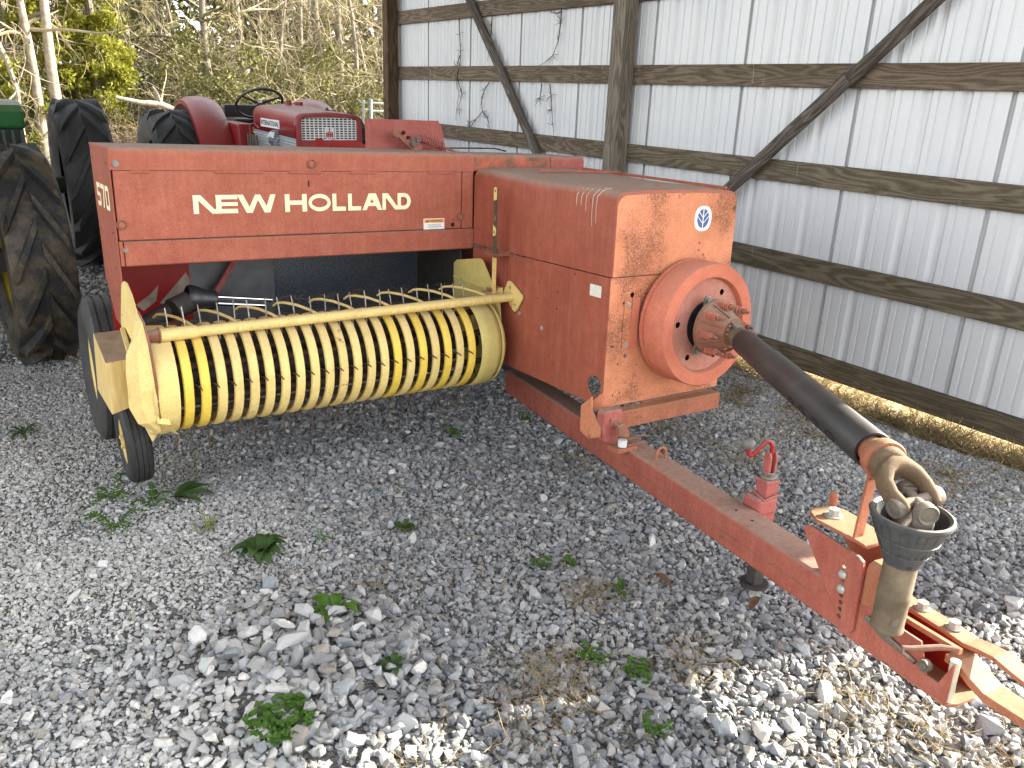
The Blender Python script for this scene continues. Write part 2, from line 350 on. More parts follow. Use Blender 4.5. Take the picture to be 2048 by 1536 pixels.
# ------------------------------------------------------------------ ground
def gz(x, y):
    x = np.asarray(x, float); y = np.asarray(y, float)
    z = -.35 - .02 * np.clip(y, -1, 8) - .015 * np.clip(x, 0, 3) - .118 * ss(1.95, 2.6, x)
    near = np.exp(-((x + .5) ** 2 + (y) ** 2) / 60)
    z = z + near * (.012 * np.sin(2.1 * x + 1.3 * y) + .010 * np.sin(3.7 * y - 1.9 * x + 1) + .006 * np.sin(7.3 * x + 5.1 * y) )
    z = z + .045 * np.exp(-(((x + 1.38) / .42) ** 2 + ((y + 1.42) / .36) ** 2))
    z = z + .012 * np.sin(.35 * x + .5) * ss(9, 16, y) * 3
    return z
def gpt(x, y): return float(gz(x, y))
def build_ground():
    xs = np.concatenate([-np.geomspace(600, 7.2, 26), np.arange(-7, 4.5, .07), np.geomspace(4.6, 600, 26)])
    ys = np.concatenate([-np.geomspace(600, 4.7, 20), np.arange(-4.6, 9.0, .07), np.geomspace(9.1, 900, 34)])
    X, Y = np.meshgrid(xs, ys, indexing='ij'); Z = gz(X, Y)
    nx, ny = X.shape
    v = np.stack([X.ravel(), Y.ravel(), Z.ravel()], 1)
    i = np.arange((nx - 1) * (ny - 1)); a = (i // (ny - 1)) * ny + i % (ny - 1)
    f = np.stack([a, a + ny, a + ny + 1, a + 1], 1)
    me = bpy.data.meshes.new('ground'); me.from_pydata(v.tolist(), [], f.tolist()); me.polygons.foreach_set('use_smooth', [True] * len(f))
    t = NT('gravel_ground'); c = t.coord()
    vo = t.n('ShaderNodeTexVoronoi'); t.l(c, vo.inputs['Vector']); vo.inputs['Scale'].default_value = 75
    vo2 = t.n('ShaderNodeTexVoronoi'); t.l(c, vo2.inputs['Vector']); vo2.inputs['Scale'].default_value = 190
    hue = t.n('ShaderNodeSeparateColor'); t.l(vo.outputs['Color'], hue.inputs[0])
    st = t.ramp(hue.outputs[0], [(0., (.12, .12, .125)), (.5, (.21, .205, .20)), (1., (.36, .345, .32))])
    dirt = t.ramp(t.noise(c, 90, 6, .75), [(.32, (.075, .068, .058)), (.5, (.17, .155, .135)), (.7, (.30, .28, .25))])
    col = t.mix(t.ramp(t.noise(c, 1.7, 5, .6), [(.42, .15), (.62, .8)]), st, dirt)
    sep = t.n('ShaderNodeSeparateXYZ'); t.l(c, sep.inputs[0])
    grass = t.ramp(t.noise(c, 14, 6, .7), [(.3, (.22, .165, .08)), (.5, (.40, .32, .16)), (.7, (.56, .48, .28))])
    wob = t.math('MULTIPLY', t.math('SUBTRACT', t.noise(c, 2.6, 6, .7), .5), 1.3)
    fx = t.math('ADD', sep.outputs[0], wob); m1 = t.math('MULTIPLY', t.math('SUBTRACT', fx, 2.36), 6., True)
    col = t.mix(m1, col, grass)
    fy = t.math('ADD', sep.outputs[1], t.math('MULTIPLY', wob, 3.)); m2 = t.math('MULTIPLY', t.math('SUBTRACT', fy, 13.), .8, True)
    col = t.mix(m2, col, t.ramp(t.noise(c, 6, 6, .7), [(.3, (.12, .095, .05)), (.7, (.27, .22, .12))]))
    hgt = t.math('ADD', t.math('MULTIPLY', vo.outputs['Distance'], -1.), t.math('MULTIPLY', vo2.outputs['Distance'], -.4))
    t.bump(hgt, .9, .02); me.materials.append(t.fin(col, .95, 0, .2))
    o = bpy.data.objects.new('ground', me); COL.objects.link(o); o['kind'] = 'structure'
    return o
build_ground()
# the sunny lane crossing behind the yard
def lane():
    xs = np.linspace(-60, 40, 60); A = []; B = []
    for x in xs:
        A.append((x, 14.6 + .1 * sin(x * .3), gpt(x, 14.6) + .012)); B.append((x, 16.4 + .15 * sin(x * .23), gpt(x, 16.4) + .012))
    t = NT('pale_lane'); c = t.coord(); col = t.ramp(t.noise(c, 9, 6, .7), [(.3, (.30, .285, .25)), (.7, (.42, .405, .365))])
    o = MB().strip(A, B).build('road', t.fin(col, .9)); o['kind'] = 'structure'
lane()

# ------------------------------------------------------------------ pole barn
WTH, WD = 1.583, 2.5878
_wd = Vector((cos(WTH), sin(WTH), 0)); _wn = Vector((sin(WTH), -cos(WTH), 0))
MB_BARN = Matrix((_wd, Vector((0, 0, 1)).cross(_wd), Vector((0, 0, 1)))).transposed().to_4x4()
MB_BARN.translation = _wn * WD
barn = thing('pole_barn', 'open pole barn with white ribbed steel wall on weathered wooden girts and posts', 'barn', matrix=MB_BARN)
U0, U1 = -2.86, 6.14
def build_barn():
    # ribbed steel sheets, each four ribs wide
    edge = .5538 - .2286 * 13.4
    ribs = [.5538 + .2286 * k for k in range(-14, 26)]
    def prof(u0, u1):
        pts = [(u0, 0)]
        for r_ in ribs:
            if u0 + .03 < r_ < u1 - .03: pts += [(r_ - .034, 0), (r_ - .011, -.026), (r_ + .011, -.026), (r_ + .034, 0)]
            for q in (.0762, .1524):
                m_ = r_ + q
                if u0 + .02 < m_ < u1 - .02: pts += [(m_ - .009, 0), (m_ - .005, -.007), (m_ + .005, -.007), (m_ + .009, 0)]
        return pts + [(u1, 0)]
    us = np.arange(U0, U1, .9144); us = list(us) + [U1]
    for i in range(len(us) - 1):
        if us[i + 1] - us[i] < .05: continue
        o_ = -.040 - (.0012 if i % 2 else 0)
        P = prof(us[i] - (.02 if i else 0), us[i + 1] + (.02 if i < len(us) - 2 else 0))
        A = [(u, y + o_, -.355) for u, y in P]; B = [(u, y + o_, 4.26) for u, y in P]
        MB().strip(A, B, False).build('sheet', SHEET, barn, solid=.0008)
    # girts, nailed outside the posts
    def girt(u0, u1, z0, z1, mat, y0=-.038, y1=0.):
        L = (u1 - u0) / 2; o = MB().box(-L, L, y0, y1, 0, z1 - z0).build('girt', mat, barn, bevel=.003)
        o.location = ((u0 + u1) / 2, 0, z0); return o
    joints = {0: (1.91,), 1: (1.90,), 2: (1.93,), 3: (1.88,)}
    for k, z in enumerate((2.013, 1.414, .814, .2146)):
        girt(1.915, 6.14, z, z + .14, WOOD)
        girt(-2.84, 1.911, z, z + .14, WOOD if k < 2 else WOODD)
    for z in (2.613, 3.21, 3.81):
        girt(1.915, 6.14, z, z + .14, WOOD); girt(-2.84, 1.911, z, z + .14, WOOD)
    for u0, u1 in ((1.915, 6.14), (-2.84, 1.911)):
        o = girt(u0, u1, -.402, -.262, WOODD); o.name = 'skirt_board'
    def post(u, mat, w=.145):
        o = MB().box(-w / 2, w / 2, 0.002, .14, -.62, 4.26).build('post', mat, barn, bevel=.006); o.location = (u, 0, 0); return o
    post(1.918, WOODP); post(6.07, WOODC, .14); post(-2.30, WOODP)
    # diagonal braces on the inner face
    def brace(a, b, y0, th, wid, mat):
        a = Vector((a[0], 0, a[1])); b = Vector((b[0], 0, b[1])); L = (b - a).length; ang = math.atan2(b.z - a.z, b.x - a.x)
        m = MB(); n = 10
        ring = [(-wid / 2, 0), (wid / 2, 0), (wid / 2, th * .5), (wid * .28, th * .95), (-wid * .28, th), (-wid / 2, th * .55)]
        vs = []
        for i in range(n + 1):
            x = L * i / n
            for (z, y) in ring: vs.append((x, y + .0012 * sin(i * 2.3 + z * 40), z + .0012 * sin(i * 1.7)))
        k = len(ring); fs = [(i * k + j, i * k + (j + 1) % k, (i + 1) * k + (j + 1) % k, (i + 1) * k + j) for i in range(n) for j in range(k)]
        fs += [tuple(range(k))[::-1], tuple(range(n * k, n * k + k))]
        o = m.add(vs, fs).build('brace', mat, barn); o.location = (a.x, y0, a.z); o.rotation_euler = (0, -ang, 0); return o
    brace((2.62, .30), (4.97, 2.86), .012, .055, .088, WOODB)
    brace((.98, .455), (-.135, 1.468), .046, .045, .085, WOODB)
    brace((-.120, 1.4545), (-1.62, 2.82), .030, .042, .080, WOODB)
    # roof, rafters and the open bay's far posts
    def mroof():
        t = NT('galvanised_roof'); return t.fin(t.ramp(t.noise(t.coord(), 3, 5), [(.3, (.32, .32, .32)), (.7, (.45, .45, .44))]), .5, .3)
    rf = mroof(); slope = .14
    for i in range(10):
        u0 = U0 - .1 + i * .94; u1 = u0 + .945
        A = [(u0, -.25, 4.32 + .002 * (i % 2)), (u1, -.25, 4.32 + .002 * (i % 2))]; B = [(u0, 11.5, 4.32 + 11.75 * slope + .002 * (i % 2)), (u1, 11.5, 4.32 + 11.75 * slope + .002 * (i % 2))]
        MB().strip(A, B, False).build('roof_sheet', rf, barn, solid=.001)
    for u in (-2.4, -1.1, .3, 1.92, 3.3, 4.7, 6.0):
        MB().bar((u, -.02, 4.23), (u, 11.4, 4.23 + 11.42 * slope), .04, .14).build('rafter', WOODB, barn)
    for u in (-2.3, 1.918, 6.07):
        MB().box(u - .07, u + .07, 11.1, 11.24, -.7, 5.75).build('post', WOODP, barn)
build_barn()

# ------------------------------------------------------------------ hay baler
PB, RBA = -.0415, .0228
RB3 = Matrix.Rotation(PB, 3, 'X') @ Matrix.Rotation(RBA, 3, 'Y')
ZO = .37                                    # the root sits on the ground, ZO under the drawing origin
_mb = RB3.to_4x4(); _mb.translation = RB3 @ Vector((0, 0, -ZO))
baler = thing('hay_baler', 'faded red square hay baler with yellow pickup reel and long drawbar', 'hay baler', matrix=_mb)
OFF = (0, 0, -ZO)
def P(m, name, mat, parent=None, **kw):      # part of the baler, drawn in baler coordinates
    return m.build(name, mat, parent or baler, off=OFF, **kw)
def Pe(name):                                # an intermediate part that only holds sub-parts
    return part_empty(name, baler)
XL = -1.5603
fxz = lambda y: (lambda u, v, h: (u, y + h, v))      # plate in xz
fyz = lambda x: (lambda u, v, h: (x + h, u, v))      # plate in yz

def bolt(m, c, ax, r=.009, h=.007, seg=6, washer=True):
    c = Vector(c); ax = Vector(ax)
    if washer: m.cyl(c, c + ax * .002, r * 1.5, 14)
    m.cyl(c, c + ax * h, r, seg, smooth=False)

def strokes(segs, w, place, th=.0006):
    """flat lettering: every stroke a thin slab, heights stepped so that no faces coincide"""
    m = MB()
    for i, sg in enumerate(segs):
        h = th + i * .00006
        if sg[0] == 'l':
            _, a, b, ww = sg; a = Vector(a); b = Vector(b)
            m.add([place(p[0], p[1], h) for p in ww], [tuple(range(len(ww)))])
        else:
            m.add([place(p[0], p[1], h) for p in sg[1]], [tuple(range(len(sg[1])))])
    return m

def lettering_panel():
    k = .945 / 1866.; x0 = -1.279; H = .0725
    # upright letter outlines in drawing units: x along the word (photo pixels / scale), y 0..1
    def q(pts): return ('p', [(x0 + (a) * k, .791 + b * H) for a, b in pts])
    L = []
    # N and E joined
    L += [q([(0, 0), (40, 0), (40, 1), (0, 1)]), q([(0, 1), (58, 1), (188, .0), (140, 0)][::1]), ]
    L += [q([(172, 0), (214, 0), (214, 1), (172, 1)]), q([(160, 0), (340, 0), (340, .24), (160, .24)]), q([(172, .40), (340, .40), (340, .60), (172, .60)]), q([(172, .76), (340, .76), (340, 1), (172, 1)])]
    # W
    for a in ([(338, 1), (384, 1), (440, .22), (455, 0), (408, 0)], [(408, 0), (455, 0), (522, 1), (482, 1)], [(482, 1), (522, 1), (598, 0), (552, 0)], [(552, 0), (598, 0), (648, 1), (604, 1)]): L.append(q(a))
    # H
    L += [q([(722, 0), (762, 0), (762, 1), (722, 1)]), q([(868, 0), (908, 0), (908, 1), (868, 1)]), q([(762, .40), (868, .40), (868, .64), (762, .64)])]
    # O
    n = 28
    for i in range(n):
        t0, t1 = 2 * pi * i / n, 2 * pi * (i + 1) / n
        L.append(q([(1018 + 97 * cos(t0), .5 + .5 * sin(t0)), (1018 + 97 * cos(t1), .5 + .5 * sin(t1)), (1018 + 68 * cos(t1), .5 + .27 * sin(t1)), (1018 + 68 * cos(t0), .5 + .27 * sin(t0))]))
    for x in (1130, 1270):
        L += [q([(x, 0), (x + 36, 0), (x + 36, 1), (x, 1)]), q([(x + 36, 0), (x + 120, 0), (x + 120, .25), (x + 36, .25)])]
    # A
    L += [q([(1400, 0), (1440, 0), (1515, 1), (1462, 1)]), q([(1462, 1), (1530, 1), (1590, 0), (1548, 0)]), q([(1436, .24), (1560, .24), (1546, .45), (1450, .45)])]
    # N and D joined
    L += [q([(1590, 0), (1624, 0), (1624, 1), (1590, 1)]), q([(1590, 1), (1644, 1), (1744, .1), (1722, 0), (1712, 0)])]
    L += [q([(1736, 0), (1770, 0), (1770, 1), (1736, 1)])]
    n = 14; cx = 1800
    L += [q([(1712, 0), (cx, 0), (cx, .24), (1730, .24)]), q([(1770, .76), (cx, .76), (cx, 1), (1770, 1)])]
    for i in range(n):
        t0, t1 = -pi / 2 + pi * i / n, -pi / 2 + pi * (i + 1) / n
        L.append(q([(cx + 66 * cos(t0), .5 + .5 * sin(t0)), (cx + 66 * cos(t1), .5 + .5 * sin(t1)), (cx + 30 * cos(t1), .5 + .26 * sin(t1)), (cx + 30 * cos(t0), .5 + .26 * sin(t0))]))
    return L

def build_hood():
    # bent top sheet with the header strip in one piece
    r_ = .024; arc = [(r_ - r_ * sin(t), 1.040 - r_ + r_ * cos(t)) for t in [pi / 2 * i / 6 for i in range(7)]][::-1]
    outer = [(0., .957)] + [(0., 1.0)] + arc + [(.52, 1.043)]
    inner = [(.52, 1.039)] + [(r_ + .001, 1.036), (.004, 1.012), (.004, .957)]
    fr = lambda u, v, h: (h, u, v)
    P(MB().prism(outer + inner, fr, XL - .004, -.002), 'top_cover', RED)
    o2 = [(0.004, .962)] + [(0.004, 1.0)] + [(a + .004, b - .002) for a, b in arc] + [(.30, 1.040), (.30, 1.036), (r_ + .005, 1.033), (.008, 1.01), (.008, .962)]
    P(MB().prism(o2, fr, .0005, .440), 'chamber_cover', PEEL, label='rust-scabbed red cover strip over the chamber')
    P(MB().prism([(a + .001, b - .003) for a, b in o2], fr, .446, .655), 'chamber_cover', PINK)
    # swing-up front panel, side strip, lower lip
    y = .002
    P(MB().box(-1.556, -.066, y, .022, .6965, .9555), 'front_panel', RED, bevel=.004)
    P(MB().box(-.062, -.003, y, .022, .6965, .9555), 'side_strip', RED, bevel=.003)
    lip = [(-.008, .692), (-.008, .604), (-.004, .599), (.03, .593), (.03, .598), (0., .606), (-.004, .690), (.02, .692), (.02, .695)]
    P(MB().prism(lip, fr, -1.543, -.003), 'lower_lip', RED, bevel=.0015)
    P(MB().box(XL + .001, -1.546, -.003, .02, .600, .694), 'corner_strip', RED, bevel=.002)
    for x0, x1 in ((-1.497, -1.425), (-1.19, -.995), (-.89, -.75), (-.62, -.50), (-.24, -.12)):
        P(MB().box(x0, x1, -.0035, .004, .9465, .9562), 'hinge', RED, bevel=.002)
    for x, z in ((-1.542, .981), (-1.537, .662)):
        m = MB(); bolt(m, (x, -.002 if z > .8 else -.0045, z), (0, -1, 0), .008, .005, 10); P(m, 'bolt', STEEL)
    for x, z in ((-.793, .986), (-1.543, .757), (-.074, .752)):
        y0 = .0 if z > .9 else .0015
        m = MB(); ring = [(x + .017 * cos(t), y0 - .005, z + .017 * sin(t)) for t in [2 * pi * i / 20 for i in range(20)]]
        m.tube(ring, .0030, 6, closed=True); P(m, 'latch_ring', RUSTY)
        P(MB().cyl((x, y0, z), (x, y0 - .004, z), .0125, 18), 'latch_button', RED, bevel=.001)
    P(MB().box(-.810, -.805, .0, .003, .892, .918), 'slot_shade', BLACK)  # solid black slab painting the dark inside a slot
    P(MB().cyl((-.113, .0035, .715), (-.113, .0005, .715), .010, 18), 'opening_shade', BLACK)  # black disc in place of a hole, its inner shade as colour
    # lettering
    y = .0017
    P(strokes(lettering_panel(), 0, lambda u, v, h: (u, y - h, v)), 'lettering', CREAM)
    # warning decal
    dec = MB().box(-.267, -.158, .0005, .003, .697, .746)
    d = P(dec, 'warning_decal', m_plain('decal_white', (.78, .78, .75), .5, 0, .04))
    P(MB().box(-.264, -.161, -.0001, .001, .727, .743), 'warning_band', m_plain('decal_orange', (.75, .30, .05), .5, 0, .05), d)
    cu = bpy.data.curves.new('w', 'FONT'); cu.body = 'WARNING'; cu.size = .0155; cu.align_x = 'CENTER'
    tmp = bpy.data.objects.new('w', cu); COL.objects.link(tmp); dg = bpy.context.evaluated_depsgraph_get(); me = bpy.data.meshes.new_from_object(tmp.evaluated_get(dg)); bpy.data.objects.remove(tmp)
    me.transform(Matrix(((1, 0, 0, -.206), (0, 0, -1, -.0004), (0, 1, 0, .7297 + ZO), (0, 0, 0, 1)))); me.materials.clear(); me.materials.append(BLACK)
    o = bpy.data.objects.new('warning_lettering', me); COL.objects.link(o); o.parent = d
    m = MB(); m.add([(-.255, -.0004, .729), (-.244, -.0004, .729), (-.2495, -.0004, .741)], [(0, 1, 2)])
    P(m, 'warning_triangle', BLACK, d)
    m = MB()
    for i, (a, b) in enumerate(((-.25, -.175), (-.24, -.18), (-.25, -.17), (-.235, -.19))):
        m.add([(a, .0003, .7205 - i * .0055), (b, .0003, .7205 - i * .0055), (b, .0003, .7185 - i * .0055), (a, .0003, .7185 - i * .0055)], [(0, 1, 2, 3)])
    P(m, 'small_print', m_plain('print_grey', (.25, .25, .25), .6), d)
    # left side panel
    poly = [(.0, 1.036), (.485, 1.038), (.478, .80), (.455, .62), (.455, .50), (.27, .343), (-.02, .330), (.0, .60)]
    fr = lambda u, v, h: (XL - .005 + h, u, v)
    P(MB().plate(poly, [], fr, 0, .004), 'side_panel', REDBOX, bevel=.0015)
    for yy, zz in ((.06, .98), (.41, .99), (.07, .72), (.40, .70), (.40, .84), (.12, .47), (.09, .58), (.06, .40), (.30, .40)):
        m = MB(); bolt(m, (XL - .005, yy, zz), (-1, 0, 0), .0055, .003, 8, False); P(m, 'rivet', RUSTY)
    # 570
    def q(pts): return ('p', pts)
    def num(y0, w, segs): return [q([(y0 - u * w, .80 + v * .092) for u, v in s_]) for s_ in segs]
    a = .24
    five = [[(0, .8), (1, .8), (1, 1), (0, 1)], [(0, .42), (a, .42), (a, 1), (0, 1)], [(0, .42), (.85, .42), (.85, .60), (0, .60)], [(1 - a, .08), (1, .14), (1, .5), (.85, .6), (1 - a, .5)], [(0, 0), (.85, 0), (1, .14), (1, .2), (0, .2)]]
    seven = [[(0, .8), (1, .8), (1, 1), (0, 1)], [(1 - a * 1.1, .8), (1, .8), (.66, 0), (.36, 0)]]
    zero = [[(0, .12), (a, .2), (a, .8), (0, .88)], [(1 - a, .2), (1, .12), (1, .88), (1 - a, .8)], [(0, .88), (.12, 1), (.88, 1), (1, .88), (1 - a, .8), (a, .8)], [(0, .12), (.12, 0), (.88, 0), (1, .12), (1 - a, .2), (a, .2)]]
    segs = num(.395, .095, five) + num(.282, .095, seven) + num(.168, .098, zero)
    P(strokes(segs, 0, lambda u, v, h: (XL - .0052 - h, u, v)), 'number_decal', CREAM)
    # under the hood: feed chamber
    P(MB().box(-.83, -.055, .50, .506, .24, 1.03), 'feed_back_plate', None)
    t = NT('speckled_grey_sheet'); c = t.coord(); n = t.noise(c, 170, 4, .8, .5)
    bpy.data.objects['feed_back_plate'].data.materials.append(t.fin(t.ramp(n, [(.40, (.035, .040, .05)), (.52, (.075, .085, .105)), (.66, (.20, .22, .26))]), .32, .3))
    P(MB().box(-1.22, -.834, .46, .466, .2, 1.03), 'feed_back_plate', GREYPL)
    P(MB().box(-1.555, -1.224, .44, .446, .12, 1.03), 'inner_wall', REDIN)
    P(MB().bar((-1.135, .40, .385), (-.98, .44, .60), .02, .075, (0, -1, .3)), 'inner_brace', PINK)
    P(MB().box(-1.55, -.03, -.05, .5, .20, .215), 'feed_floor', DARKIN)
    P(MB().box(-.05, -.045, .03, .52, .22, 1.03), 'feed_end_plate', DARKIN)
    t = NT('worn_tan_patch'); c = t.coord(); WORN = t.fin(t.ramp(t.noise(c, 18, 5), [(.35, (.24, .17, .13)), (.7, (.42, .34, .28))]), .6)
    m = MB(); m.add([(-1.36, .4385, .36), (-1.24, .4385, .49), (-1.226, .4385, .46), (-1.226, .4385, .42), (-1.30, .4385, .34)], [(0, 1, 2, 3, 4)])
    m.add([(-1.46, .438, .36), (-1.40, .438, .40), (-1.36, .438, .44), (-1.375, .438, .37), (-1.43, .438, .33)], [(0, 1, 2, 3, 4)])
    P(m, 'worn_paint', WORN)
    # cross drive: joint, boot, two bright shafts
    cd = Pe('cross_drive')
    m = MB(); m.cyl((-1.50, .10, .335), (-1.36, .10, .405), .036, 16); m.cyl((-1.38, .06, .405), (-1.31, .09, .425), .046, 16); m.cyl((-1.345, .03, .42), (-1.345, .16, .42), .02, 12)
    P(m, 'universal_joint', DARKIN, cd)
    ax = Vector((.97, .02, -.13)).normalized(); o = Vector((-1.315, .10, .438))
    m = MB(); m.lathe([(0, .052), (.004, .056), (.02, .058), (.045, .053), (.05, .051), (.085, .044), (.09, .046), (.12, .038), (.122, .0)], o, ax, 24)
    for i in range(10):
        t_ = 2 * pi * i / 10; v_ = Vector((0, cos(t_), sin(t_))); m.bar(o + ax * .02 + v_ * .057, o + ax * .115 + v_ * .039, .006, .005, v_)
    P(m, 'boot', BOOT, cd)
    a = o + ax * .12
    P(MB().tube([a + Vector((0, 0, .013)), a + ax * .24 + Vector((0, 0, .012))], .009, 10), 'shaft', CHROME, cd)
    P(MB().tube([a + Vector((0, 0, -.015)), a + ax * .21 + Vector((0, 0, -.015))], .009, 10), 'shaft', CHROME, cd)
    # rear superstructure: knotter shield, tensioner spring, scuffed sheet, bale chamber, axle, tyres
    P(MB().prism([(-.32, 1.03), (-.325, 1.183), (.085, 1.187), (.105, 1.16), (.135, 1.03)], fxz(.52), 0, .004), 'knotter_shield', PINK)
    P(MB().box(-.322, -.305, .495, .522, 1.03, 1.183), 'shield_flange', PINK)
    tn = Pe('tensioner')
    m = MB(); m.prism([(-.178, 1.125), (-.170, 1.14), (-.155, 1.142), (-.14, 1.13), (-.05, 1.06), (-.06, 1.035), (-.09, 1.035)], fxz(.43), 0, .006); P(m, 'arm', PINK, tn)
    m = MB(); m.cyl((-.160, .424, 1.122), (-.160, .45, 1.122), .010, 14); m.cyl((-.135, .424, 1.100), (-.135, .45, 1.100), .009, 14); P(m, 'arm_hole_shade', BLACK, tn)  # black plugs painted as the shade of the arm's two holes
    m = MB(); m.cyl((-.19, .46, 1.12), (-.19, .435, 1.12), .022, 14); m.bar((-.18, .44, 1.11), (-.1, .44, 1.045), .016, .02); P(m, 'pivot', RUSTY, tn)
    m = MB(); m.cyl((-.105, .41, 1.075), (-.105, .45, 1.075), .02, 10); m.cyl((-.088, .40, 1.09), (-.088, .45, 1.09), .013, 10); m.bar((-.12, .42, 1.11), (-.11, .42, 1.06), .006, .006); P(m, 'knuckle', GREASE, tn)
    a, b = Vector((-.085, .425, 1.105)), Vector((.065, .425, 1.058)); ax = (b - a).normalized(); x = ax.cross(Vector((0, 1, 0))).normalized(); y = ax.cross(x)
    pts = [a + (b - a) * (i / 168) + (x * cos(i * 2 * pi / 14) + y * sin(i * 2 * pi / 14)) * .018 for i in range(169)]
    P(MB().tube(pts, .0034, 6), 'spring', PINK, tn)
    P(MB().cyl(a, b + ax * .12, .006, 10), 'spring_rod', PINK, tn)
    P(MB().prism([(-.335, .99), (-.333, 1.068), (-.325, 1.078), (-.285, 1.070), (-.262, 1.02), (-.240, 1.070), (-.05, 1.058), (-.035, 1.045), (-.02, 1.06), (.10, 1.055), (.10, .99)], fxz(1.2), 0, .004), 'scuffed_sheet', REDIN)
    P(MB().box(.06, .60, .31, 2.95, .22, .985), 'bale_chamber', PINK, bevel=.01)
    P(MB().box(-1.40, .80, .72, .82, -.06, .04), 'axle', DARKIN)
    P(MB().tube([(.05, .45, 1.052), (.2, .42, 1.056), (.36, .40, 1.058), (.42, .38, 1.045)], .004, 6), 'cord', BOOT)
    # left and right road wheels
    for x0, x1 in ((-1.645, -1.435), (.70, .88)):
        w = Pe('road_wheel'); c = Vector(((x0 + x1) / 2, .78, .0)); hw = (x1 - x0) / 2; r_ = .345
        prof = [(-hw * .75, .19), (-hw, .24), (-hw * 1.02, .29), (-hw * .9, r_ - .018), (-hw * .8, r_ - .003)]
        for g in (-.55, -.18, .18, .55): prof += [(hw * (g - .06), r_), (hw * (g - .03), r_ - .009), (hw * (g + .03), r_ - .009), (hw * (g + .06), r_)]
        prof += [(hw * .8, r_ - .003), (hw * .9, r_ - .018), (hw * 1.02, .29), (hw, .24), (hw * .75, .19)]
        P(MB().lathe(prof, c, (1, 0, 0), 48), 'tyre', RUBD, w)
        P(MB().lathe([(-hw * .75, .195), (-hw * .7, .18), (-hw * .5, .16), (-hw * .45, .05), (-hw * .45, 0)], c, (1, 0, 0), 32), 'rim', YEL, w)
build_hood()

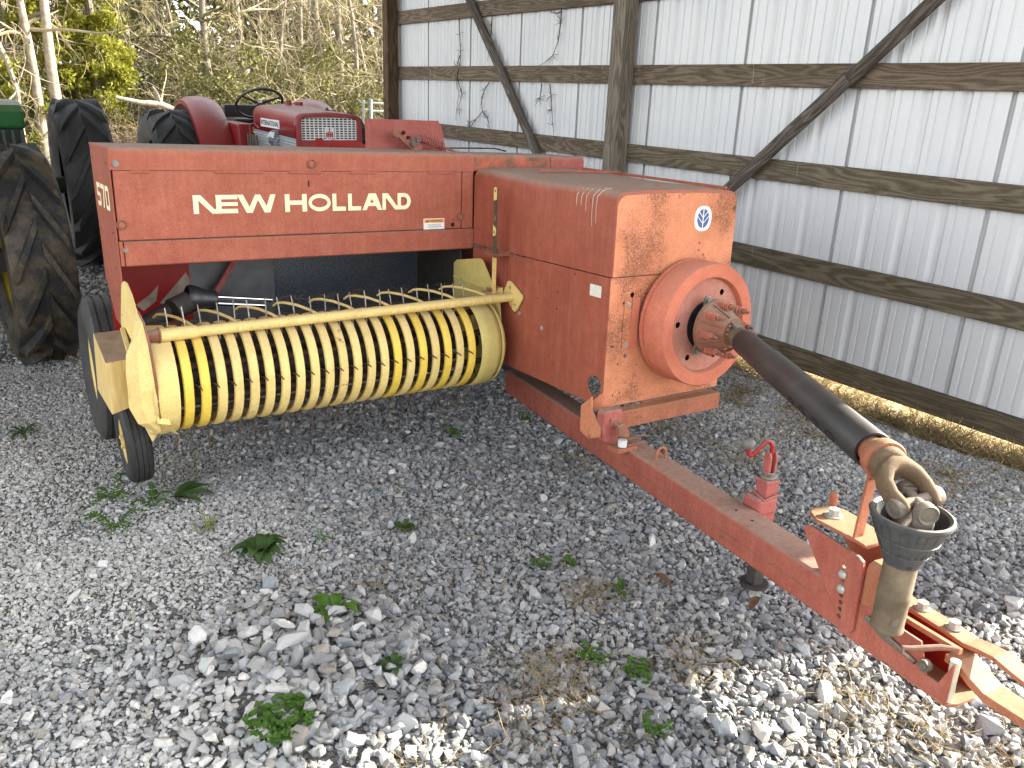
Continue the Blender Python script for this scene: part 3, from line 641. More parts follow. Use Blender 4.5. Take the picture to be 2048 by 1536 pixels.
def build_box():
    W_, D_ = .653, 1.035
    # upper cover: loft of rounded section
    def sec(y, zt, z0=.621):
        r_ = .045; pts = [(0, z0)]
        pts += [(r_ - r_ * cos(t), zt - r_ + r_ * sin(t)) for t in [pi / 2 * i / 6 for i in range(7)]]
        pts += [(W_ * .3, zt + .006), (W_ * .7, zt + .006)]
        pts += [(W_ - r_ + r_ * sin(t), zt - r_ + r_ * cos(t)) for t in [pi / 2 * i / 6 for i in range(7)]]
        pts += [(W_, z0)]
        return [(x, y, z) for x, z in pts]
    n = 9; rows = []
    for i in range(n):
        f_ = i / (n - 1); y = -.004 - (D_ - .004) * f_; rows.append(sec(y, .974 - .036 * f_ + .004 * sin(f_ * 9)))
    # soft front edge
    fr_ = [(x * .985 + .005, -D_ - .005, z - (.010 if z > .7 else 0)) for x, y, z in sec(-D_, .938)]
    rows.append(fr_)
    k = len(rows[0]); m = MB()
    vs = [p for r_ in rows for p in r_]; nrow = len(rows)
    fs = [(i * k + j, i * k + j + 1, (i + 1) * k + j + 1, (i + 1) * k + j) for i in range(nrow - 1) for j in range(k - 1)]
    m.add(vs, fs, True)
    o = P(m, 'drive_cover', REDBOX)
    # front sheet of the cover
    ft = [(x, z) for x, y, z in fr_]
    P(MB().plate(ft, [circ(.452, .735, .004, 8), circ(.452, .705, .004, 8)], fxz(-D_ - .005), -.0025, .0), 'front_sheet', REDLIT)
    m = MB()
    for y0, ln in ((-.86, .045), (-.90, .10), (-.925, .085), (-.80, .03), (-.83, .025)):
        m.tube([(.05, y0 - .02, .947), (.018, y0 - .01, .938), (.0, y0, .915), (-.0015, y0 + .002, .90 - ln * .4), (-.0015, y0 - .001, .90 - ln)], [.002, .002, .0016, .0013, .0008], 5)
    P(m, 'bird_droppings', m_plain('droppings', (.50, .45, .37), .8), kind='stuff')
    # raised hatch on top
    P(MB().bar((.16, -.30, .979), (.60, -.34, .978), .012, .008), 'hatch_lip', REDBOX)
    P(MB().bar((.610, -.05, .978), (.622, -1.0, .948), .012, .012), 'hatch_lip', REDBOX)
    P(MB().cyl((.33, -.90, .945), (.33, -.90, .957), .014, 12), 'lift_knob', RUSTY)
    # lower housing
    hl = [circ(-.978, .172, .042, 22), circ(-.565, .525, .004, 8), circ(-.70, .505, .0045, 8), circ(-.56, .455, .004, 8), circ(-.70, .435, .0045, 8), circ(-.81, .60, .005, 8)]
    P(MB().plate([(-.001, .094), (-.001, .617), (-D_ + .002, .617), (-D_ + .002, .094)], hl, fyz(.0), .0005, .0035), 'housing_side', REDBOX)
    for y, z in ((-.42, .36), (-.60, .33)):
        m = MB(); bolt(m, (0.0, y, z), (-1, 0, 0), .007, .005, 6); P(m, 'bolt', BOLT)
    holes = [circ(.115, .545, .011, 12), circ(.075, .515, .006, 10), circ(.185, .545, .004, 8), circ(.10, .30, .009, 12), circ(.065, .27, .005, 8), circ(.03, .345, .005, 8), circ(.165, .255, .004, 8), circ(.165, .16, .005, 8), circ(.085, .145, .004, 8), circ(.05, .14, .005, 8)]
    P(MB().plate([(.001, .094), (W_, .094), (W_, .617), (.001, .617)], holes, fxz(-D_), -.0025, .001), 'front_plate', REDLIT)
    P(MB().box(W_ - .004, W_, -D_ + .004, 0, .094, .617), 'housing_side', REDBOX)
    P(MB().box(.004, W_ - .004, -.02, -.01, .094, .617), 'housing_rear', DARKIN)
    # bolted strip beside the flywheel
    P(MB().box(.075, .118, -D_ - .008, -D_ - .003, .325, .530), 'cover_strip', REDLIT, bevel=.001)
    P(MB().box(.112, .150, -D_ - .012, -D_ - .0085, .325, .535), 'cover_strip', FLY, bevel=.001)
    for x, z in ((.095, .51), (.09, .345)):
        m = MB(); bolt(m, (x, -D_ - .008, z), (0, -1, 0), .007, .005); P(m, 'bolt', BOLT)
    # maker's plate and emblem
    P(MB().box(-.0015, .0, -.985, -.915, .532, .578), 'maker_plate', m_plain('grey_white_plate', (.62, .60, .52), .5, 0, .12, 60))
    ye = -D_ - .0075
    cx, cz, a, b = .458, .832, .047, .050
    def sup(t, a_, b_): return (cx + a_ * math.copysign(abs(cos(t)) ** .8, cos(t)), cz + b_ * math.copysign(abs(sin(t)) ** .8, sin(t)))
    em = P(MB().prism([sup(2 * pi * i / 40, a, b) for i in range(40)], fxz(ye), 0, -.0008), 'emblem', m_plain('emblem_white', (.80, .80, .78), .4, 0, .03))
    t = NT('emblem_blue'); BLUE = t.fin((.035, .075, .21), .45)
    ia, ib = .0335, .0385; m = MB(); N = 120
    # leaf blades: the blue oval cut by a stem and four branch veins
    grid = []
    for s_ in (-1, 1):
        veins = [-.0385, -.012, .012, .0385]
        bands = [(-.05, -.0105), (-.0065, .0135), (.0175, .06)]
        for lo, hi in bands:
            pts = []
            for i in range(90):
                t_ = 2 * pi * i / 90; p = (ia * cos(t_), ib * sin(t_)); pts.append(p)
            def cut(pl, nx, nz, d_):
                out = []
                for i in range(len(pl)):
                    p, q_ = pl[i], pl[(i + 1) % len(pl)]; fp = p[0] * nx + p[1] * nz - d_; fq = q_[0] * nx + q_[1] * nz - d_
                    if fp <= 0: out.append(p)
                    if (fp < 0) != (fq < 0): f_ = fp / (fp - fq); out.append((p[0] + (q_[0] - p[0]) * f_, p[1] + (q_[1] - p[1]) * f_))
                return out
            pl = cut(pts, -s_, 0, -.0022)
            sl = .95 * s_
            pl = cut(pl, -sl, 1, hi - .012)
            pl = cut(pl, sl, -1, -(lo - .012))
            if len(pl) > 2: m.add([(cx + p[0], ye - .0014, cz + p[1]) for p in pl], [tuple(range(len(pl)))])
    P(m, 'leaf', BLUE, em)
    # bracket work under the front edge
    P(MB().prism([(-1.060, .092), (-1.105, .092), (-1.108, .088), (-1.108, .022), (-1.103, .022), (-1.103, .084), (-1.06, .086)], lambda u, v, h: (h, u, v), .045, .60), 'front_angle', HITCH)
    P(MB().box(.20, .58, -1.06, -1.04, .052, .094), 'angle_gusset', REDBOX)
    P(MB().prism([(-.97, .093), (-1.035, .150), (-1.042, .095), (-1.10, .035), (-1.10, .0), (-1.03, -.030), (-.975, -.012)], lambda u, v, h: (h, u, v), -.056, -.051), 'corner_gusset', REDLIT)
    P(MB().add([(-.052, -.985, .09), (-.001, -1.04, .160), (-.001, -1.04, .09), (-.05, -1.04, .09)], [(0, 1, 2, 3)]), 'corner_web', REDLIT, solid=.004)
    m = MB(); m.prism([(-.050, .018), (-.05, .095), (-.04, .108), (.035, .108), (.043, .100), (.043, .018), (.02, -.045), (-.04, -.02)], fxz(-1.115), 0, .05); P(m, 'hinge_bracket', PINK, bevel=.006)
    P(MB().box(-.022, .012, -1.123, -1.115, .04, .078), 'hinge_pad', PINK, bevel=.004)
    m = MB(); m.cyl((-.005, -1.12, .055), (-.005, -1.15, .055), .010, 12); m.prism([(-.012, .015), (-.015, .055), (.005, .065), (.03, .05), (.045, .02), (.04, .0)], fxz(-1.165), 0, .02); P(m, 'latch_hook', RUSTY, bevel=.003)
    P(MB().cyl((.012, -1.16, -.03), (.012, -1.16, -.002), .018, 16), 'latch_spool', m_plain('pale_spool', (.62, .62, .58), .5))
    P(MB().box(-.02, .08, -1.175, -1.11, -.052, -.034), 'latch_base', HITCH)
    for dz in (0.0, -.028): P(MB().bar((.03, -1.172, .0 + dz), (.125, -1.168, .003 + dz), .006, .006), 'latch_rod', RUSTY)
    # depth-control flat bar and its bracket at the joint with the pickup
    P(MB().box(-.071, -.065, -.317, -.295, .43, .905), 'lift_bar', BARP)
    P(MB().box(-.072, -.0645, -.318, -.294, .43, .60), 'lift_bar_foot', YELR)
    P(MB().plate([(-.318, .855), (-.294, .85), (-.294, .90), (-.299, .908), (-.313, .908), (-.318, .90)], [circ(-.306, .892, .006, 10)], fyz(-.0722), 0, .0008), 'bar_tip', YELR)
    P(MB().plate([(-.318, .70), (-.294, .695), (-.294, .745), (-.318, .73)], [circ(-.306, .715, .004, 8)], fyz(-.0722), 0, .0008), 'paint_patch', YELR)
    m = MB(); m.prism([(-.09, .607), (-.09, .615), (.0, .622), (.0, .607)], fxz(-.33), 0, .09); P(m, 'ledge', REDBOX)
    P(MB().box(-.003, .001, -.30, -.29, .40, .615), 'rod_crease', PINK)
    # small litter on the ledge and seam
    m = MB()
    for i in range(70):
        y = -.02 - random.random() ** 1.5 * .55; x = -.004 - random.random() * (.07 if -.34 < y < -.2 else .012); z = .622 - .015 * random.random() + (.0 if y < -.2 else .0)
        a = random.random() * 6.28; l = .008 + random.random() * .02
        m.bar((x, y, z), (x - abs(cos(a)) * l * .4, y + sin(a) * l, z + random.random() * .006), .003, .002)
    P(m, 'chaff', m_plain('grey_chaff', (.13, .115, .085), .9, 0, .4, 90), kind='stuff')
build_box()

def build_flywheel():
    fw = Pe('flywheel'); c = Vector((.396, 0, .425)); Y = lambda y: (c.x, y, c.z)
    ax = (0, -1, 0)
    P(MB().lathe([(1.055, .10), (1.06, .253), (1.072, .254), (1.076, .244), (1.082, .244), (1.086, .252), (1.185, .250), (1.190, .246), (1.190, .196), (1.186, .193), (1.168, .188)], c, ax, 96), 'flywheel_rim', FLY, fw)
    hs = []
    for a in (58, 175, 298, 238): hs.append(circ(c.x + .150 * cos(R(a)), c.z + .150 * sin(R(a)), .0125, 14))
    P(MB().plate(circ(c.x, c.z, .190, 64), hs, fxz(-1.165), -.003, .0), 'flywheel_dish', HUBP, fw)
    P(MB().lathe([(1.10, .17), (1.10, 0)], c, ax, 32), 'flywheel_back', DARKIN, fw)
    P(MB().lathe([(1.1655, .098), (1.172, .100), (1.173, .0)], c, ax, 32), 'seal', BOOT, fw)
    P(MB().lathe([(1.17, .045), (1.205, .045), (1.205, 0)], c, ax, 24), 'hub', DARKIN, fw)
    cl = Pe('slip_clutch')
    # three-lobed drive plate
    pl = []
    for i in range(72):
        t = 2 * pi * i / 72; lob = max(0, cos(3 * (t - R(110)))) ** 6; pl.append((c.x + (.094 + .042 * lob) * cos(t), c.z + (.094 + .042 * lob) * sin(t)))
    P(MB().prism(pl, fxz(-1.200), -.010, 0), 'drive_plate', GREASE, cl, bevel=.002)
    for a in (110, 230, 350):
        m = MB(); bolt(m, (c.x + .118 * cos(R(a)), -1.210, c.z + .118 * sin(R(a))), ax, .012, .010); P(m, 'bolt', STEEL, cl)
    P(MB().lathe([(1.211, .096), (1.214, .112), (1.233, .113), (1.237, .108), (1.241, .104), (1.312, .064), (1.322, .058), (1.322, .0)], c, ax, 48), 'clutch_body', RUSTY, cl)
    for i in range(8):
        t = 2 * pi * (i + .5) / 8; d_ = Vector((cos(t), 0, sin(t)))
        m = MB(); a = c + d_ * .106 + Vector((0, -1.242, 0)); b = c + d_ * .064 + Vector((0, -1.316, 0))
        m.bar(a + d_ * .002, b + d_ * .002, .004, .010, d_); P(m, 'clutch_rib', RUSTY, cl)
    for i in range(8):
        t = 2 * pi * i / 8 + .1; d_ = Vector((cos(t), 0, sin(t))); a = c + d_ * .098 + Vector((0, -1.242, 0)); b = c + d_ * .098 + Vector((0, -1.302, 0))
        x = d_; y = Vector((0, -1, 0)).cross(d_)
        pts = [a + (b - a) * (k / 72) + (x * cos(k * 2 * pi / 12) + y * sin(k * 2 * pi / 12)) * .0125 for k in range(73)]
        s_ = P(MB().tube(pts, .0030, 5), 'clutch_spring', FLY, cl)
        P(MB().cyl(b, b + Vector((0, -.012, 0)), .012, 6).cyl(a, b + Vector((0, -.032, 0)), .0058, 8), 'clutch_bolt', RUSTY, cl)
build_flywheel()

# drawbar frame: s forward along the bar, w to the right, z up
TA = Vector((.104, -.736, 0)); TD = Vector((-.15205, -.98837, 0)); TN = Vector((.98837, -.15205, 0))
def tg(s_, w, z): p = TA + TD * s_ + TN * w; return (p.x, p.y, z)
def tgv(s_, w, z): return Vector(tg(s_, w, z))
ftz = lambda w0: (lambda u, v, h: tg(u, w0 + h, v))         # plate standing along the bar
ftw = lambda z0: (lambda u, v, h: tg(u, v, z0 + h))         # plate lying flat

def build_driveline():
    dl = Pe('driveline')
    a = Vector((.396, -1.315, .425)); e = tgv(1.605, -.030, .383)
    d_ = (e - a).normalized(); L = (e - a).length
    m = MB(); m.lathe([(.03, .0), (.03, .028), (.045, .034), (.07, .036), (.10, .040), (.122, .042), (.135, .040)], a, d_, 24); P(m, 'yoke', TANTUBE, dl)
    sd = d_.cross(Vector((0, 0, 1))).normalized(); up = sd.cross(d_)
    m = MB(); m.cyl(a + sd * -.045 + d_ * .0, a + sd * .045 + d_ * .0, .016, 12); m.cyl(a + up * -.045, a + up * .045, .016, 12); P(m, 'cross', GREASE, dl)
    m = MB()
    for s_ in (-1, 1): m.bar(a + up * .040 * s_ - d_ * .012, a + up * .034 * s_ + d_ * .065, .030, .014, up)
    m.bar(a - sd * .035 - d_ * .0, a - sd * .065 + d_ * .075, .036, .016, sd); P(m, 'yoke_ear', GREASE, dl)
    # serrated collar
    m = MB(); ax = Vector((0, -1, 0))
    for i in range(16):
        t = 2 * pi * i / 16; v = Vector((cos(t), 0, sin(t))); m.bar(a + v * .045 + Vector((0, .005, 0)), a + v * .040 + Vector((0, -.016, 0)), .011, .008, v)
    P(m, 'serrated_collar', RUSTY, dl)
    # tube shield with slot shade painted on towards its front end
    m = MB(); r_ = .042
    m.lathe([(.118, .0), (.118, .040), (.135, .0465), (.33 * L, .0475), (.332 * L, .0505), (L - .030, .0515), (L - .028, .050), (L - .03, .043)], a, d_, 40)
    P(m, 'tube_shield', SHIELD, dl)
    m = MB(); lft = sd
    for k, (f_, ln) in enumerate(((.615, .030), (.685, .040), (.765, .046), (.85, .050))):
        cc = a + d_ * (L * f_); v = (lft * .92 - up * .40).normalized(); tdir = d_; wdir = v.cross(d_)
        ring = []
        for i in range(20):
            t = 2 * pi * i / 20; q = cc + tdir * cos(t) * ln * .62; ang = sin(t) * .013 / r_
            ring.append(q + (v * cos(ang) + wdir * sin(ang)) * (.0522))
        m.add(ring, [tuple(range(20))])
    P(m, 'shield_slot_shade', BLACK, dl, solid=.0008)  # black ovals laid on the tube, painting the shade within slots
    # front collar and bearing ring
    m = MB(); m.lathe([(-.03, .036), (.0, .037), (.045, .039), (.046, .0)], e - d_ * .02, d_, 32); P(m, 'collar', HITCH, dl)
    m = MB(); m.lathe([(.006, .040), (.008, .049), (.014, .053), (.040, .055), (.046, .052), (.046, .042)], e - d_ * .004, d_, 40); P(m, 'bearing_ring', HITCH, dl)
    # forked yoke (a horseshoe casting), cross and bearing cups of the front joint
    c0 = e + d_ * .048; cj = tgv(1.745, -.046, .318)
    dj = (cj - c0).normalized(); up = Vector((0, 0, 1)); side = d_.cross(up).normalized()
    if side.dot(Vector((.83, -.56, 0))) < 0: side = -side
    side = (side - dj * side.dot(dj)).normalized(); top = side.cross(dj).normalized()
    if top.z < 0: top = -top
    m = MB(); m.lathe([(-.012, .045), (.010, .045), (.018, .042), (.024, .034), (.025, 0)], c0, d_, 30); P(m, 'yoke', CAST, dl)
    ba = c0 + d_ * .018
    hs = [cj - side * .043 + dj * .022, cj - side * .045, cj.lerp(ba, .35) - side * .050, cj.lerp(ba, .66) - side * .045, cj.lerp(ba, .92) - side * .026, cj.lerp(ba, 1.02), cj.lerp(ba, .92) + side * .026, cj.lerp(ba, .66) + side * .045, cj.lerp(ba, .35) + side * .050, cj + side * .045, cj + side * .043 + dj * .022]
    wdt = [.018, .027, .025, .026, .030, .032, .030, .026, .025, .027, .018]; tht = [.009, .0135, .013, .015, .019, .022, .019, .015, .013, .0135, .009]
    P(MB().etube(hs, wdt, tht, top, 16), 'yoke_fork', CAST, dl)
    for s_ in (-1, 1): P(MB().lathe([(-.012, .0245), (.012, .0255), (.016, .023), (.012, .018), (.014, .010), (.014, 0)], cj + side * .052 * s_, side * s_, 26), 'bearing_cup', GREASE, dl)
    ey = Vector((side.y, -side.x, 0)).normalized()
    if ey.dot(TD) < 0: ey = -ey
    ey = (ey - side * .35).normalized()
    P(MB().cyl(cj - side * .045, cj + side * .045, .0165, 18).cyl(cj - ey * .045, cj + ey * .045, .0165, 18), 'cross', GREASE, dl)
    fwd = (RB3.transposed() @ Vector((0, 0, -1)))
    low = [cj + ey * .043 - fwd * .018, cj + ey * .045, cj + ey * .050 + fwd * .03, cj + ey * .042 + fwd * .065, cj + ey * .020 + fwd * .092, cj + fwd * .10, cj - ey * .020 + fwd * .092, cj - ey * .042 + fwd * .065, cj - ey * .050 + fwd * .03, cj - ey * .045, cj - ey * .043 - fwd * .018]
    P(MB().etube(low, wdt, tht, ey.cross(fwd), 16), 'yoke_fork', GREASE, dl)
    P(MB().cyl(cj + fwd * .09, cj + fwd * .19, .030, 18), 'yoke', GREASE, dl)
    for s_ in (-1, 1): P(MB().lathe([(-.012, .0245), (.012, .026), (.017, .0235), (.013, .018), (.0155, .010), (.0155, 0)], cj + ey * .052 * s_, ey * s_, 26), 'bearing_cup', GREASE, dl)
    # hanging bell guard and lower tube
    bt = tgv(1.742, -.046, .288); bw = Vector(fwd)
    m = MB(); m.lathe([(.004, .083), (-.002, .090), (.0, .096), (.006, .098), (.013, .096), (.018, .090), (.024, .0875), (.060, .0735), (.061, .0752), (.065, .0748), (.066, .0715), (.100, .056), (.101, .0575), (.105, .057), (.106, .053), (.138, .0425), (.140, .038), (.12, .042), (.09, .054), (.03, .079), (.004, .083)], bt, bw, 64)
    P(m, 'bell_guard', BELL, dl)
    for i in range(24):
        t = 2 * pi * i / 24 + .04 * sin(i * 5); q = Vector((cos(t), sin(t), 0)); P(MB().bar(bt + bw * .022 + q * .0885, bt + bw * .102 + q * .0555, .0035, .004, q), 'bell_rib', BELL, dl)
    m = MB(); m.lathe([(.118, .036), (.120, .0405), (.22, .0400), (.222, .0408), (.234, .0408), (.236, .0398), (.318, .0392), (.321, .0408), (.329, .0408), (.335, .035), (.325, .03), (.2, .03)], bt, bw, 40); P(m, 'lower_tube', TANTUBE, dl)
    v = (Vector(CAM_P) - (RB3 @ bt)); v.z = 0; v.normalize(); q = (v + Vector((.35, -.25, 0))).normalized()
    cc = bt + bw * .292 + q * .0396; P(MB().cyl(cc, cc + q * .0015, .011, 18), 'rivet', GREASE, dl)
    cc = bt + bw * .128 + q * .0455; P(MB().cyl(cc, cc + q * .002, .006, 12), 'rivet', BOOT, dl)
build_driveline()

def build_drawbar():
    db = Pe('drawbar')
    z0, z1, w1 = -.172, -.048, .118
    r_ = .014; sec = []
    for cx_, cz_, a0 in ((w1 - r_, z1 - r_, 0), (r_, z1 - r_, 90), (r_, z0 + r_, 180), (w1 - r_, z0 + r_, 270)):
        for i in range(4): t = R(a0 + 30 * i); sec.append((cx_ + r_ * cos(t), cz_ + r_ * sin(t)))
    ss_ = [-.75, 0, .3, .6, .9, 1.2, 1.5, 1.62]
    k = len(sec); vs = [tg(s_, w, z) for s_ in ss_ for w, z in sec]
    fs = [(i * k + j, i * k + (j + 1) % k, (i + 1) * k + (j + 1) % k, (i + 1) * k + j) for i in range(len(ss_) - 1) for j in range(k)] + [tuple(range(k))[::-1], tuple(range((len(ss_) - 1) * k, len(ss_) * k))]
    P(MB().add(vs, fs, True), 'tube', TONG, db)
    P(MB().add([tg(-.3, -.0006, -.116), tg(1.45, -.0006, -.116), tg(1.45, -.0012, -.1135), tg(-.3, -.0012, -.1135)], [(0, 1, 2, 3)]), 'weld_seam', RUSTY, db, solid=.001)
    for s_, w in ((1.03, .05), (1.11, .05)): P(MB().cyl(tg(s_, w, z1 - .001), tg(s_, w, z1 + .0012), .005, 10), 'hole', BLACK, db)  # black discs standing in for the shade of two drilled holes
    m = MB(); m.cyl(tg(1.03, .0, -.135), tg(1.03, -.003, -.135), .007, 8); P(m, 'plug', RUSTY, db)
    pts = [tg(.555, .075 + .022 * cos(t) * 1.0, z1 + .0 + .045 * max(0, sin(t)) ** .7) for t in [pi * i / 10 for i in range(11)]]
    P(MB().tube(pts, .006, 8), 'hose_loop', HITCH, db)
    # height-adjust cheek plates
    cheek = [(1.385, .068), (1.392, .082), (1.41, .088), (1.585, .080), (1.602, .072), (1.607, .05), (1.607, -.135), (1.598, -.150), (1.572, -.152)]
    zs = [.031, .007, -.013, -.037, -.058, -.078, -.099, -.120, -.141]
    hol = [circ(1.545 + .0016 * i, z, .0072, 12) for i, z in enumerate(zs) if i not in (1, 3)]
    for w in (-.0125, .1195): P(MB().plate(cheek, hol if w < 0 else [], ftz(w), 0, .010), 'cheek_plate', HITCH if w > 0 else TONG, db, bevel=.0015)
    for i in (1, 3): P(MB().lathe([(0, .0135), (.004, .0135), (.0095, .009), (.011, 0)], tg(1.545 + .0016 * i, -.0125, zs[i]), tuple(-TN), 20), 'carriage_bolt', BOLT, db)
    # closed front of the bracket: channel with rounded mouth
    U_ = [(0.0, -.15), (0., .05), (.006, .066), (.022, .074), (.095, .074), (.112, .066), (.118, .05), (.118, -.15), (.112, -.15), (.112, .046), (.1, .060), (.095, .062), (.024, .062), (.012, .058), (.006, .046), (.006, -.15)]
    P(MB().prism([(a, b) for a, b in U_], lambda u, v, h: tg(1.608 + h, u, v), 0, .055), 'bracket_mouth', HITCH, db)
    P(MB().plate([(.006, -.12), (.112, -.12), (.112, .030), (.104, .038), (.014, .038), (.006, .030)], [circ(.045, .012, .006, 10), circ(.075, -.03, .006, 10), circ(.085, .018, .006, 10)], lambda u, v, h: tg(1.652 + h, u, v), 0, .004), 'bracket_face', PINK, db)
    P(MB().box(0, 1, 0, 1, 0, 1) if False else MB().prism([(1.608, .006), (1.655, .006), (1.655, .112), (1.608, .112)], ftw(.0), -.118, -.116), 'bracket_floor', DARKIN, db)
    # top swivel plate, bolt, pin
    tp = [(1.375, .015), (1.36, .05), (1.372, .095), (1.40, .118), (1.45, .118), (1.575, .098), (1.585, .035), (1.545, .0), (1.42, -.008)]
    P(MB().prism(tp, ftw(.104), 0, .011), 'swivel_plate', HITCH, db, bevel=.002)
    P(MB().prism([(1.39, .02), (1.40, .09), (1.57, .085), (1.575, .03)], ftw(.086), 0, .017), 'spacer', HITCH, db, bevel=.004)
    m = MB(); c = tgv(1.425, .055, .115); m.cyl(c, c + Vector((0, 0, .004)), .026, 24); m.cyl(c + Vector((0, 0, .004)), c + Vector((0, 0, .022)), .0175, 6, smooth=False); P(m, 'hex_bolt', BOLT, db)
    m = MB(); c = tgv(1.365, .112, .06); m.cyl(c, c + Vector((0, 0, .085)), .012, 14); m.cyl(c + Vector((0, 0, .085)), c + Vector((0, 0, .092)), .013, 14, .010); P(m, 'pin', HITCH, db)
    # upright that carries the driveline ring
    u0, u1 = tgv(1.555, .008, .116), tgv(1.585, -.012, .325)
    P(MB().bar(u0, u1, .034, .007, TD), 'support_upright', HITCH, db, bevel=.001)
    P(MB().prism([(1.535, -.008), (1.60, -.012), (1.60, .055), (1.535, .06)], ftw(.1155), 0, .006), 'upright_foot', HITCH, db, bevel=.001)
    m = MB(); m.cyl(u1 + TN * -.006 + Vector((0, 0, -.01)), u1 + TN * .008 + Vector((0, 0, -.01)), .010, 12); P(m, 'pin', GREASE, db)
    # front channel
    P(MB().plate([(1.55, -.05), (1.80, -.048), (1.83, -.125), (1.865, -.125), (1.895, -.048), (1.893, -.172), (1.55, -.172)], [], ftz(.0), -.001, .005), 'channel_web', TONG, db)
    P(MB().prism([(1.62, -.002), (1.893, -.002), (1.905, .03), (1.905, .09), (1.89, .118), (1.62, .118)], ftw(-.172), 0, .006), 'channel_floor', HITCH, db)
    P(MB().plate([(1.62, -.052), (1.87, -.052), (1.885, -.172), (1.62, -.172)], [], ftz(.113), 0, .005), 'channel_web', REDIN, db)
    P(MB().prism([(1.615, .004), (1.66, .004), (1.66, .114), (1.615, .114)], ftw(-.055), 0, .006), 'channel_top', HITCH, db)
    P(MB().bar(tg(1.64, .045, -.047), tg(1.872, .050, -.044), .012, .014), 'channel_rib', HITCH, db)
    # flat straps running forward to the clevis, with wavy offset
    def strap(cs, z, th, wid, mat):
        A = []; B = []
        for s_, w, dz in cs: A.append((s_, w - wid / 2, z + dz)); B.append((s_, w + wid / 2, z + dz))
        m = MB(); n = len(cs)
        vs = [tg(*p) for p in A] + [tg(*p) for p in B] + [tg(a, b, c - th) for a, b, c in A] + [tg(a, b, c - th) for a, b, c in B]
        fs = []
        for i in range(n - 1):
            fs += [(i, i + 1, n + i + 1, n + i), (2 * n + i, 3 * n + i, 3 * n + i + 1, 2 * n + i + 1), (i, 2 * n + i, 2 * n + i + 1, i + 1), (n + i, n + i + 1, 3 * n + i + 1, 3 * n + i)]
        fs += [(0, n, 3 * n, 2 * n), (n - 1, 3 * n - 1, 4 * n - 1, 2 * n - 1)]
        return m.add(vs, fs)
    P(strap([(1.62, .115, 0), (1.72, .113, 0), (1.80, .112, .0), (1.85, .112, -.004), (1.89, .112, .004), (1.93, .112, .008), (1.98, .114, -.004), (2.03, .118, -.014), (2.30, .13, -.014)], -.037, .012, .058, HITCH), 'upper_strap', HITCH, db, bevel=.002)
    P(strap([(1.845, .072, .012), (1.875, .074, .010), (1.91, .078, -.014), (1.95, .083, -.034), (2.0, .087, -.036), (2.30, .10, -.036)], -.075, .022, .075, HITCH), 'lower_strap', HITCH, db, bevel=.002)
    for s_ in (1.705, 1.80):
        m = MB(); c = tgv(s_, .116, -.036); m.cyl(c, c + Vector((0, 0, .003)), .020, 20); m.cyl(c + Vector((0, 0, .003)), c + Vector((0, 0, .019)), .0155, 6, smooth=False); P(m, 'hex_bolt', BOLT, db)
    # linkage on the channel side: bent rod, roller, small pivots
    P(MB().tube([tg(1.868, .05, -.040), tg(1.84, .02, -.044), tg(1.805, -.03, -.058), tg(1.79, -.05, -.060), tg(1.80, -.058, -.068), tg(1.812, -.052, -.074)], [.006, .008, .008, .007, .005, .005], 8), 'lever', RUSTY, db)
    P(MB().tube([tg(1.64, -.010, -.075), tg(1.67, -.010, -.077), tg(1.70, -.011, -.090), tg(1.74, -.010, -.096), tg(1.80, -.008, -.108)], [.008, .010, .010, .008, .006], 8), 'link_rod', GREASE, db)
    P(MB().cyl(tg(1.885, .018, -.165), tg(1.885, .018, -.052), .012, 18), 'roller', m_plain('pale_pin', (.55, .50, .36), .5, .1), db)
    m = MB(); m.cyl(tg(1.825, -.012, -.100), tg(1.825, .004, -.100), .016, 16); m.cyl(tg(1.825, -.02, -.100), tg(1.825, -.012, -.100), .010, 6); P(m, 'pivot_bolt', GREASE, db)
    # screw jack on the right side of the bar
    jk = Pe('jack'); c = tgv(1.03, .172, 0)
    def cz(z): return c + Vector((0, 0, z))
    sq = lambda hw: [(-hw, -hw), (hw, -hw), (hw, hw), (-hw, hw)]
    fr = lambda u, v, h: tuple(c + TD * u + TN * v + Vector((0, 0, h)))
    P(MB().prism(sq(.026), fr, -.19, .046), 'outer_tube', PINK, jk, bevel=.004)
    P(MB().prism(sq(.029), fr, .040, .050), 'tube_cap', PINK, jk, bevel=.002)
    P(MB().prism([(-.05, -.055), (.03, -.055), (.03, .03), (-.05, .03)], fr, -.075, -.012), 'mount_sleeve', PINK, jk, bevel=.012)
    P(MB().tube([fr(-.04, -.03, .0), fr(.032, -.034, -.014), fr(.036, .0, -.004), fr(.038, .03, .0)], .004, 6), 'sleeve_rod', PINK, jk)
    P(MB().prism(sq(.021), fr, -.36, -.19), 'inner_tube', DARKIN, jk, bevel=.003)
    m = MB(); m.cyl(cz(-.354), cz(-.344), .05, 20); P(m, 'foot', DARKIN, jk)
    m = MB(); m.lathe([(.05, .026), (.056, .027), (.060, .022), (.072, .020), (.075, .016)], c, (0, 0, 1), 20); P(m, 'bearing', GREASE, jk)
    hd = MB(); hw = .017
    for s_ in (-1, 1): hd.prism([(-.014, .072), (.014, .072), (.016, .13), (.010, .146), (-.010, .146), (-.016, .13)], lambda u, v, h, s_=s_: tuple(c + TN * (s_ * .013 + h) + TD * u + Vector((0, 0, v))), -.004, .004)
    P(hd, 'crank_fork', PINK, jk, bevel=.002)
    P(MB().cyl(cz(.07), cz(.138), .006, 10), 'screw', PINK, jk)
    dlft = -TN * .8 - TD * .25; dlft.normalize()
    P(MB().tube([cz(.13), cz(.165), cz(.182) + dlft * .010, cz(.185) + dlft * .022, cz(.14) + dlft * .062, cz(.134) + dlft * .070, cz(.138) + dlft * .080, cz(.165) + dlft * .084], .0075, 10), 'crank', REDIN, jk)
